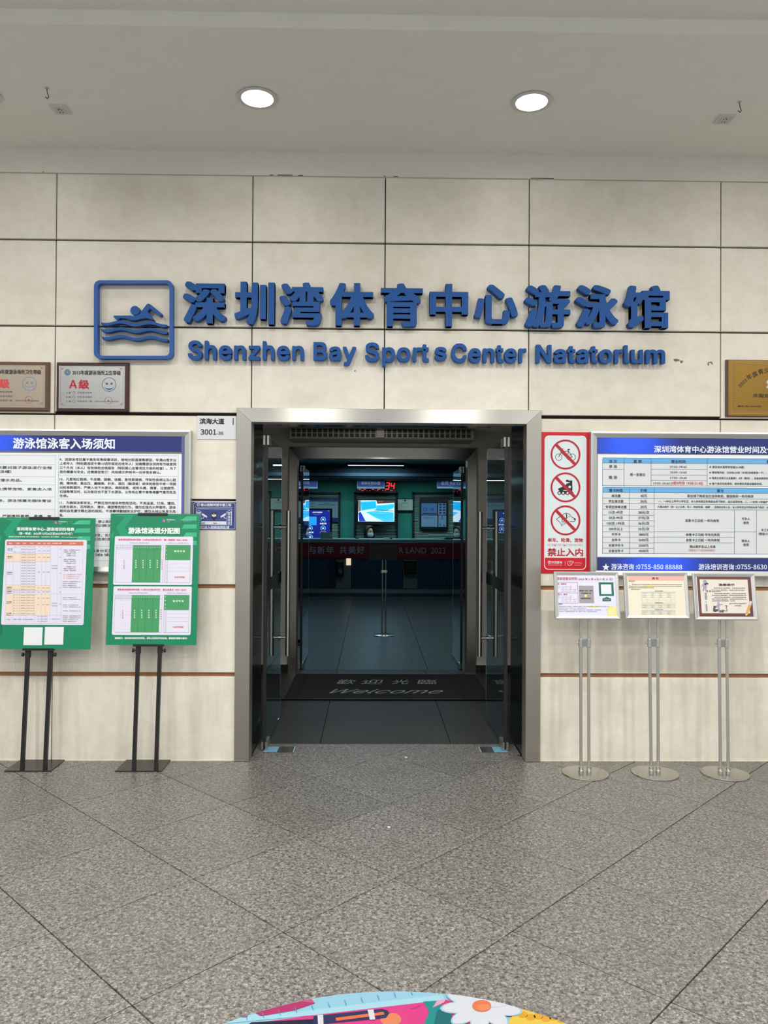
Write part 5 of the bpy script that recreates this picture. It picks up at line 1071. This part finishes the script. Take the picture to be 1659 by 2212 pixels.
for y in (1542, 1576, 1608): s.text('1对1   800元/1小时', 515, 656, y, gy, z=5, h=13)
s.text('个性化', 92, 144, 1584, gy, z=5, h=14); s.text('根据个人要求，进行游泳训练辅导', 186, 458, 1582, gy, z=5, h=14); s.text('具体时间一人课', 716, 822, 1576, gy, z=5, h=13)
s.rect(328, 1690, 585, 1938, (228, 230, 234), 2, 'white_square'); s.rect(616, 1685, 876, 1930, (227, 230, 234), 2, 'white_square'); s.done()

# ------------------------------------------------------------------ steel sign stands on the right
def stand(bx, poles_top, poles_bot, yclamp, quad, label, side):
    X, Y = F(*bx); t = empty('sign_stand', (X, Y, 0), label, 'sign stand')
    MB().lathe((X, Y, 0), [(.141, 0), (.144, .003), (.143, .007), (.138, .0085)], 56).build('base', steel('base_steel', (186, 184, 178), .22, (60, 60, 60)) if 'base_steel' not in bpy.data.materials else bpy.data.materials['base_steel'], t, True)
    zc = W(bx[0], yclamp, Y)[1]; sl = .165; zbm = W(bx[0], quad[3] - 2, Y - .03)[1]; zmid = zbm + .16
    xs = [W(p, 1669, Y)[0] for p in poles_bot]; xt = [W(p, 1345, Y)[0] for p in poles_top]
    for a, b in zip(xs, xt):
        k = (b - a) / (W(0, 1345, Y)[1] - .05); f = lambda z: a + k * z
        MB().tube((f(0), Y, .0085), (f(zc), Y, zc), .0098, 16).build('pole', M_alu, t, True); MB().tube((f(zc), Y, zc), (f(zmid), Y, zmid), .0070, 14).build('upper_pole', M_alu, t, True)
        MB().lathe((f(0), Y, .0085), [(.016, 0), (.0165, .012), (.013, .016), (.015, .02), (.015, .034), (.0105, .038)], 20).build('collar', M_chrome, t, True)
        MB().lathe((f(zc), Y, zc - .028), [(.0105, 0), (.0138, .003), (.0138, .052), (.0105, .056)], 18).build('clamp_ring', M_alu, t, True)
    MB().box(min(xt) + .008, max(xt) - .008, Y - .006, Y + .006, zc - .022, zc + .022).build('clamp', mat((150, 152, 150), .4, .6, name='clamp_grey'), t)
    MB().tube((min(xt) - .012, Y, zc), (min(xt) - .024, Y, zc), .005, 10).build('clamp_screw', M_chrome, t, True)
    e2 = Vector((0, -sl, -1)).normalized(); s = Sheet((0, Y - .045, zbm), t, e2=e2, gloss=.3)
    a0, b0 = s.ab(quad[0], quad[1]); a1, b1 = s.ab(quad[2], quad[3])
    F4 = [(a0 + .004, b0 + .004), (a1 - .004, b0 + .004), (a1 - .004, b1 - .004), (a0 + .004, b1 - .004)]
    MB().add([s.pt(a, b, -.0005) for a, b in F4] + [s.pt(a, b, -.012) for a, b in F4], [(0, 1, 2, 3), (7, 6, 5, 4), (0, 4, 5, 1), (1, 5, 6, 2), (2, 6, 7, 3), (3, 7, 4, 0)]).build('backing', mat((222, 222, 228), .4, name='backing_white'), t)
    mitre_frame(s, a0, b0, a1, b1, .021, .003, .003, M_alu, t, base=-.014)
    for x in xt: q = s.pt(x, (b0 + b1) / 2, -.013); MB().box(x - .012, x + .012, q.y - .002, Y + .008, zmid - .02, zmid + .01).build('bracket', M_alu, t)
    return t, s
t, s = stand((1264, 1671), (1254.5, 1271.8), (1255, 1272.2), 1389, (1196.2, 1234.8, 1340.2, 1338), 'steel sign stand nearest the door, with the opening hours sheet', 0)
s.tf = (1180, 1225, 9.76)
s.rect(205, 150, 1480, 1055, (218, 218, 238), 1)
s.text('游泳馆营业时间', 213, 645, 243, (196, 110, 112), h=62, bold=.03, z=3); s.text('（2023 年 2 月 6 日-3 月 31 日）', 668, 1400, 255, (150, 72, 84), h=50, bold=.015, z=3); s.line(240, 308, 1455, 308, 3, (190, 196, 220))
s.table([222, 665], [325, 545, 760], 7, (160, 70, 84)); gyy = (110, 100, 124)
s.text('周一至周五', 232, 425, 358, (176, 84, 92), h=32, z=3, bold=.02); s.text('周六、周日', 240, 438, 575, (176, 84, 92), h=32, z=3, bold=.02)
for y0 in (403, 612):
    for k in range(4):
        y = y0 + k * 35; s.text(('上午 07:00-08:45', '下午 15:00-16:45', '17:00-18:45', '19:00-20:45')[k], 240 if k < 2 else 310, 452, y, gyy, z=3, h=17); s.text('（全程）', 468, 540, y, (206, 120, 124), z=3, h=20); 
        if k > 1: s.text('有余票', 566, 628, y, gyy, z=3, h=17)
s.rect(690, 392, 1000, 760, (158, 150, 158), 2); s.text('预定票（含电、售后）', 695, 975, 498, (52, 46, 60), z=4, h=26, bold=.02); s.text('扫泳馆微信小程', 738, 940, 552, (52, 46, 60), z=4, h=26, bold=.02); s.disc(832, 605, 28, (232, 224, 90), 4); s.text('退票请扫码办理！', 728, 940, 660, (52, 46, 60), z=4, h=26, bold=.02)
s.rect(1110, 322, 1420, 608, (26, 104, 76), 2); s.rect(1152, 366, 1372, 570, (222, 226, 236), 3); s.poly([(1275, 625), (1340, 658), (1365, 658), (1365, 720), (1185, 720), (1185, 658), (1215, 655)], (26, 104, 76), 2); s.text('扫码购票', 1212, 1338, 688, (190, 220, 206), z=4, h=26)
s.text('注意事项：', 232, 350, 780, (80, 80, 96), h=24, z=3, bold=.02); s.rect(900, 820, 1088, 848, (232, 214, 80), 2)
for k, x1_ in enumerate((1330, 845, 1165, 1070)): s.text(('1、请按预约时间入场游泳，提前在前台刷码，逾时不候敬请谅解，进场前请先淋浴洗澡入池。', '2、每场游泳时间为一小时四十五分，请配合清场工作。', '3、游泳时须佩戴泳帽，儿童一点四米以下须有家长陪同，敬请注意安全，如有问题联系。', '4、其他事宜：请咨询前台或拨打（周一至周日）电话，咨询热线全天服务。')[k], 228, x1_, 830 + k * 36, (88, 88, 108), z=3, h=20)
s.rect(1285, 850, 1490, 1042, (232, 222, 128), 4); s.rect(1345, 822, 1425, 850, (222, 222, 130), 4); s.rect(1318, 876, 1448, 1012, (226, 222, 170), 5); s.done()
t, s = stand((1415, 1671), (1403, 1421), (1406.7, 1421.7), 1389, (1346.5, 1236.4, 1490.5, 1337), 'middle steel sign stand with the cream notice sheet', 1)
s.tf = (1180, 1220, 3.463)
s.rect(598, 78, 1050, 387, (218, 218, 232), 1); s.rect(612, 84, 1036, 384, (228, 222, 200), 2); s.rect(612, 84, 1031, 118, (228, 178, 166), 3); s.text('通 知', 790, 838, 102, (110, 50, 50), h=16, bold=.03, z=4)
dk2 = (92, 88, 84); s.text('尊敬的各位泳客：', 615, 662, 122, dk2, z=3, h=6, bold=.03); s.text('您好！', 634, 650, 133, dk2, z=3, h=5)
for a, b, y in ((640, 1015, 149), (617, 1012, 161), (617, 805, 172), (634, 700, 184)): s.text('根据场馆整体安排以及泳池设备保养需要兹定于近期对游泳馆营业时间进行调整请各位泳客相互转告给您带来不便敬请谅解'[:max(8, int((b - a) / 7))], a, b, y, dk2, z=3, h=6.5, bold=.01)
s.rect(744, 155, 800, 166, (236, 220, 60), 3)
for y, h_, c_, tt in ((197, 84, (200, 206, 214), '营业时间调整表'), (285, 42, (222, 206, 200), '泳票有效时间'), (335, 44, (170, 206, 222), '培训班时间表')):
    s.text(tt, 812, 872, y, dk2, z=4, h=6, bold=.02); s.rect(714, y + 6, 962, y + 14, c_, 3); s.table([714, 752, 838, 930, 962], [y + 6, y + 14] + [y + 14 + (h_ - 14) * k / 4 for k in range(1, 5)], .9, (176, 172, 160), 4)
    for j in range(3 if h_ > 60 else 2):
        for k in range(4): s.text('调整后', 722 + k * 60, 745 + k * 60, y + 20 + j * 12, (120, 116, 108), z=5, h=4.5)
s.done()
t, s = stand((1566, 1672), (1553.4, 1569.8), (1556, 1573), 1390, (1495.5, 1238.6, 1637.5, 1340), 'rightmost steel sign stand with the brown bordered reminder sheet', 2)
s.tf = (1490, 1230, 9.816)
s.rect(85, 130, 1400, 1020, (218, 222, 240), 1); s.rect(175, 148, 1320, 1002, (104, 66, 56), 2); s.rect(230, 215, 1250, 932, (222, 216, 206), 3)
s.text('温馨提示', 608, 945, 326, (70, 52, 60), h=46, bold=.045, z=4)
for y, a, b in ((398, 510, 1168), (440, 462, 1158), (472, 462, 655), (513, 518, 1180), (550, 464, 1195), (592, 520, 1192), (630, 472, 1200), (668, 472, 955), (728, 832, 1210), (772, 950, 1092)): s.text('游泳场馆请勿攀爬嬉戏，各类物品请妥善保管以免丢失如遇意外请立即联系工作人员'[:max(6, int((b - a) / 33))], a, b, y, (76, 68, 78), z=4, h=21, bold=.015)
fg = (164, 156, 178)
s.disc(318, 262, 42, fg, 4); s.poly([(270, 300), (345, 300), (360, 350), (350, 450), (325, 460), (315, 400), (290, 465), (262, 455), (285, 380), (262, 340), (250, 390), (240, 380)], fg, 4); s.poly([(305, 300), (360, 282), (392, 300), (385, 326), (360, 312), (330, 340), (310, 335)], (60, 58, 66), 5)
for x in (366, 426): s.disc(x, 462, 18, (56, 54, 60), 5, r0=7)
s.rect(315, 490, 362, 645, (150, 144, 172), 4, r=8); s.rect(335, 668, 352, 710, fg, 4); s.rect(335, 735, 372, 892, (150, 144, 172), 4, r=8)
s.disc(604, 712, 26, fg, 4); s.poly([(585, 740), (625, 735), (690, 735), (690, 752), (630, 765), (636, 850), (600, 860), (578, 800), (555, 770)], fg, 4); s.poly([(485, 880), (500, 800), (498, 770), (545, 778), (575, 800), (545, 810), (530, 840), (610, 850), (600, 885), (520, 905)], (78, 78, 84), 5)
for x, r_ in ((640, 26), (692, 28)): s.disc(x, 888, r_, (66, 66, 70), 5, r0=10)
s.pline([(690, 860), (780, 890), (790, 860), (768, 820), (790, 770), (740, 775)], 12, (78, 78, 84), 5)
s.poly([(1180, 985), (1175, 940), (1245, 740), (1300, 760), (1225, 965)], (214, 166, 84), 5, 'pencil_picture'); s.poly([(1245, 740), (1268, 672), (1290, 662), (1318, 685), (1300, 760)], (206, 196, 208), 5, 'pencil_picture'); s.poly([(1180, 985), (1175, 945), (1222, 962)], (236, 220, 190), 6, 'pencil_picture'); s.done()

# ------------------------------------------------------------------ round floor sticker
import itertools
c0 = (.078, 1.66); RR = .965
dc = empty('floor_sticker', (c0[0], c0[1], 0), 'big round colourful floor sticker with a daisy and stationery at the bottom', 'floor sticker')
MB().lathe((c0[0], c0[1], 0), [(RR, 0), (RR, .0012)], 128).build('vinyl_disc', mat((130, 178, 200), .4, name='vinyl'), dc)
dsh = Sheet((0, 0, .0014), dc, e1=(1, 0, 0), e2=(0, -1, 0), gloss=.4); dsh.n = Vector((0, 0, 1)); dsh.tf = (440, 2020, 2.023)
def dcp(pts, col, h): 
    col = tuple(int(c * .77) for c in col)
    P = [dsh.ab(*q) for q in pts]      # clip to the disc
    out = []
    n = 96; C = [(c0[0] + (RR - .004) * math.cos(2 * math.pi * k / n), -(c0[1]) + (RR - .004) * math.sin(2 * math.pi * k / n)) for k in range(n)]
    # Sutherland-Hodgman against the convex disc polygon
    poly = P
    for k in range(n):
        a, b = C[k], C[(k + 1) % n]; res = []
        if not poly: break
        sd = lambda p: (b[0] - a[0]) * (p[1] - a[1]) - (b[1] - a[1]) * (p[0] - a[0])
        for i in range(len(poly)):
            p, q = poly[i], poly[(i + 1) % len(poly)]; sp, sq = sd(p), sd(q)
            if sp >= 0: res.append(p)
            if (sp >= 0) != (sq >= 0): t_ = sp / (sp - sq); res.append((p[0] + (q[0] - p[0]) * t_, p[1] + (q[1] - p[1]) * t_))
        poly = res
    if len(poly) > 2: dsh.poly_ab(poly, col, h)
LB, MG, NV = (156, 214, 240), (232, 60, 142), (36, 44, 96)
dcp([(-900, 2000), (-900, 200), (2600, 200), (2600, 2000)], LB, 1)
dcp([(-400, 1500), (40, 388), (90, 384), (480, 280), (465, 268), (800, 238), (780, 200), (-900, 200)], (70, 146, 222), 2)
dcp([(-300, 800), (60, 390), (210, 330), (460, 268), (486, 300), (400, 330), (250, 356), (205, 330), (190, 362), (110, 362)], (190, 50, 112), 3); dcp([(400, 286), (462, 270), (486, 300), (440, 296)], (214, 86, 146), 4)
dcp([(300, 700), (240, 384), (480, 352), (960, 296), (1060, 284), (1400, 420), (1400, 900), (300, 900)], MG, 3)
dcp([(90, 368), (190, 362), (205, 330), (246, 358), (480, 328), (1040, 262), (1056, 284), (960, 296), (480, 352), (96, 388)], (176, 226, 246), 3)
for k in range(11): x = 190 + k * 72; y = 376 - k * 11.2; dcp([(x, y), (x + 3, y), (x - 5, y - 22), (x - 8, y - 22)], (84, 166, 214), 5)
dcp([(760, 700), (480, 370), (210, 384), (-100, 560), (200, 900)], (22, 24, 60), 4)
dcp([(480, 358), (780, 326), (806, 334), (808, 350), (796, 366), (500, 394), (478, 392)], NV, 5); dcp([(576, 366), (786, 340), (790, 352), (580, 380)], (238, 116, 70), 6); dcp([(497, 354), (522, 352), (524, 400), (500, 400)], (226, 230, 240), 6); dcp([(716, 332), (742, 330), (750, 374), (726, 376)], (226, 230, 240), 7)
dcp([(818 + 46 * math.cos(k * .4), 372 + 30 * math.sin(k * .4)) for k in range(16)], (240, 140, 96), 4)
dcp([(900, 326), (955, 306), (930, 322)], (206, 44, 120), 4); dcp([(770, 346), (830, 338), (800, 350)], (206, 44, 120), 4)
dcp([(960, 294), (1030, 290), (1050, 320), (1020, 336), (1080, 400), (960, 400), (985, 340)], (22, 150, 150), 5); dcp([(1020, 336), (1070, 300), (1100, 420), (1000, 420)], (14, 110, 116), 6); dcp([(1020, 290), (1060, 284), (1050, 300), (1000, 322)], (240, 170, 206), 6)
dcp([(1380, 320), (1700, 420), (1700, 800), (1300, 800), (1330, 380)], (242, 206, 76), 5)
for k in range(7): x = 1395 + k * 34; y = 352 + (k % 2) * 8 + k * 3; dcp([(x + 22 * math.cos(j * .8), y + 14 * math.sin(j * .8)) for j in range(8)], (236, 172, 46), 6)
fc = (1215, 317)
for k in range(9):
    a = k * 2 * math.pi / 9 + .25; cx = fc[0] + 96 * math.cos(a); cy = fc[1] + 56 * math.sin(a)
    for sc_, col, hh in ((1.12, (170, 210, 240), 7), (1.0, (228, 232, 244), 8)):
        dcp([(cx + sc_ * (78 * math.cos(b) * math.cos(a) - 40 * math.sin(b) * math.sin(a)), cy + sc_ * .60 * (78 * math.cos(b) * math.sin(a) + 40 * math.sin(b) * math.cos(a))) for b in [j * math.pi / 9 for j in range(18)]], col, hh + k * .12)
dcp([(fc[0] + 42 * math.cos(k * .3), fc[1] + 26 * math.sin(k * .3)) for k in range(21)], (240, 128, 84), 10); dcp([(fc[0] + 8 + 30 * math.cos(k * .3), fc[1] + 8 + 15 * math.sin(k * .3)) for k in range(21)], (246, 146, 98), 11)
dsh.done()
# tiny litter on the floor
for px, py, lab in ((840, 1787, 'tiny pale paper scrap on the granite in front of the door'), (877, 1636, 'tiny white speck near the threshold')):
    x, y = F(px, py); g = MB(); n = 7; P = [(x + .012 * math.cos(k * .9) * random.uniform(.5, 1.2), y + .014 * math.sin(k * .9) * random.uniform(.5, 1.2)) for k in range(n)]
    o = g.add([(a, b, .0006) for a, b in P] + [(a, b, .0016) for a, b in P], [tuple(range(n))[::-1], tuple(range(n, 2 * n))] + [(k, (k + 1) % n, n + (k + 1) % n, n + k) for k in range(n)]).build('paper_scrap', mat((215, 225, 225), .6, name='scrap')); tag(o, lab, 'litter')
batch([(q[0], q[8], q[9]) for s_ in SHEETS for q in s_.pend])
for s_ in SHEETS: s_.flush()
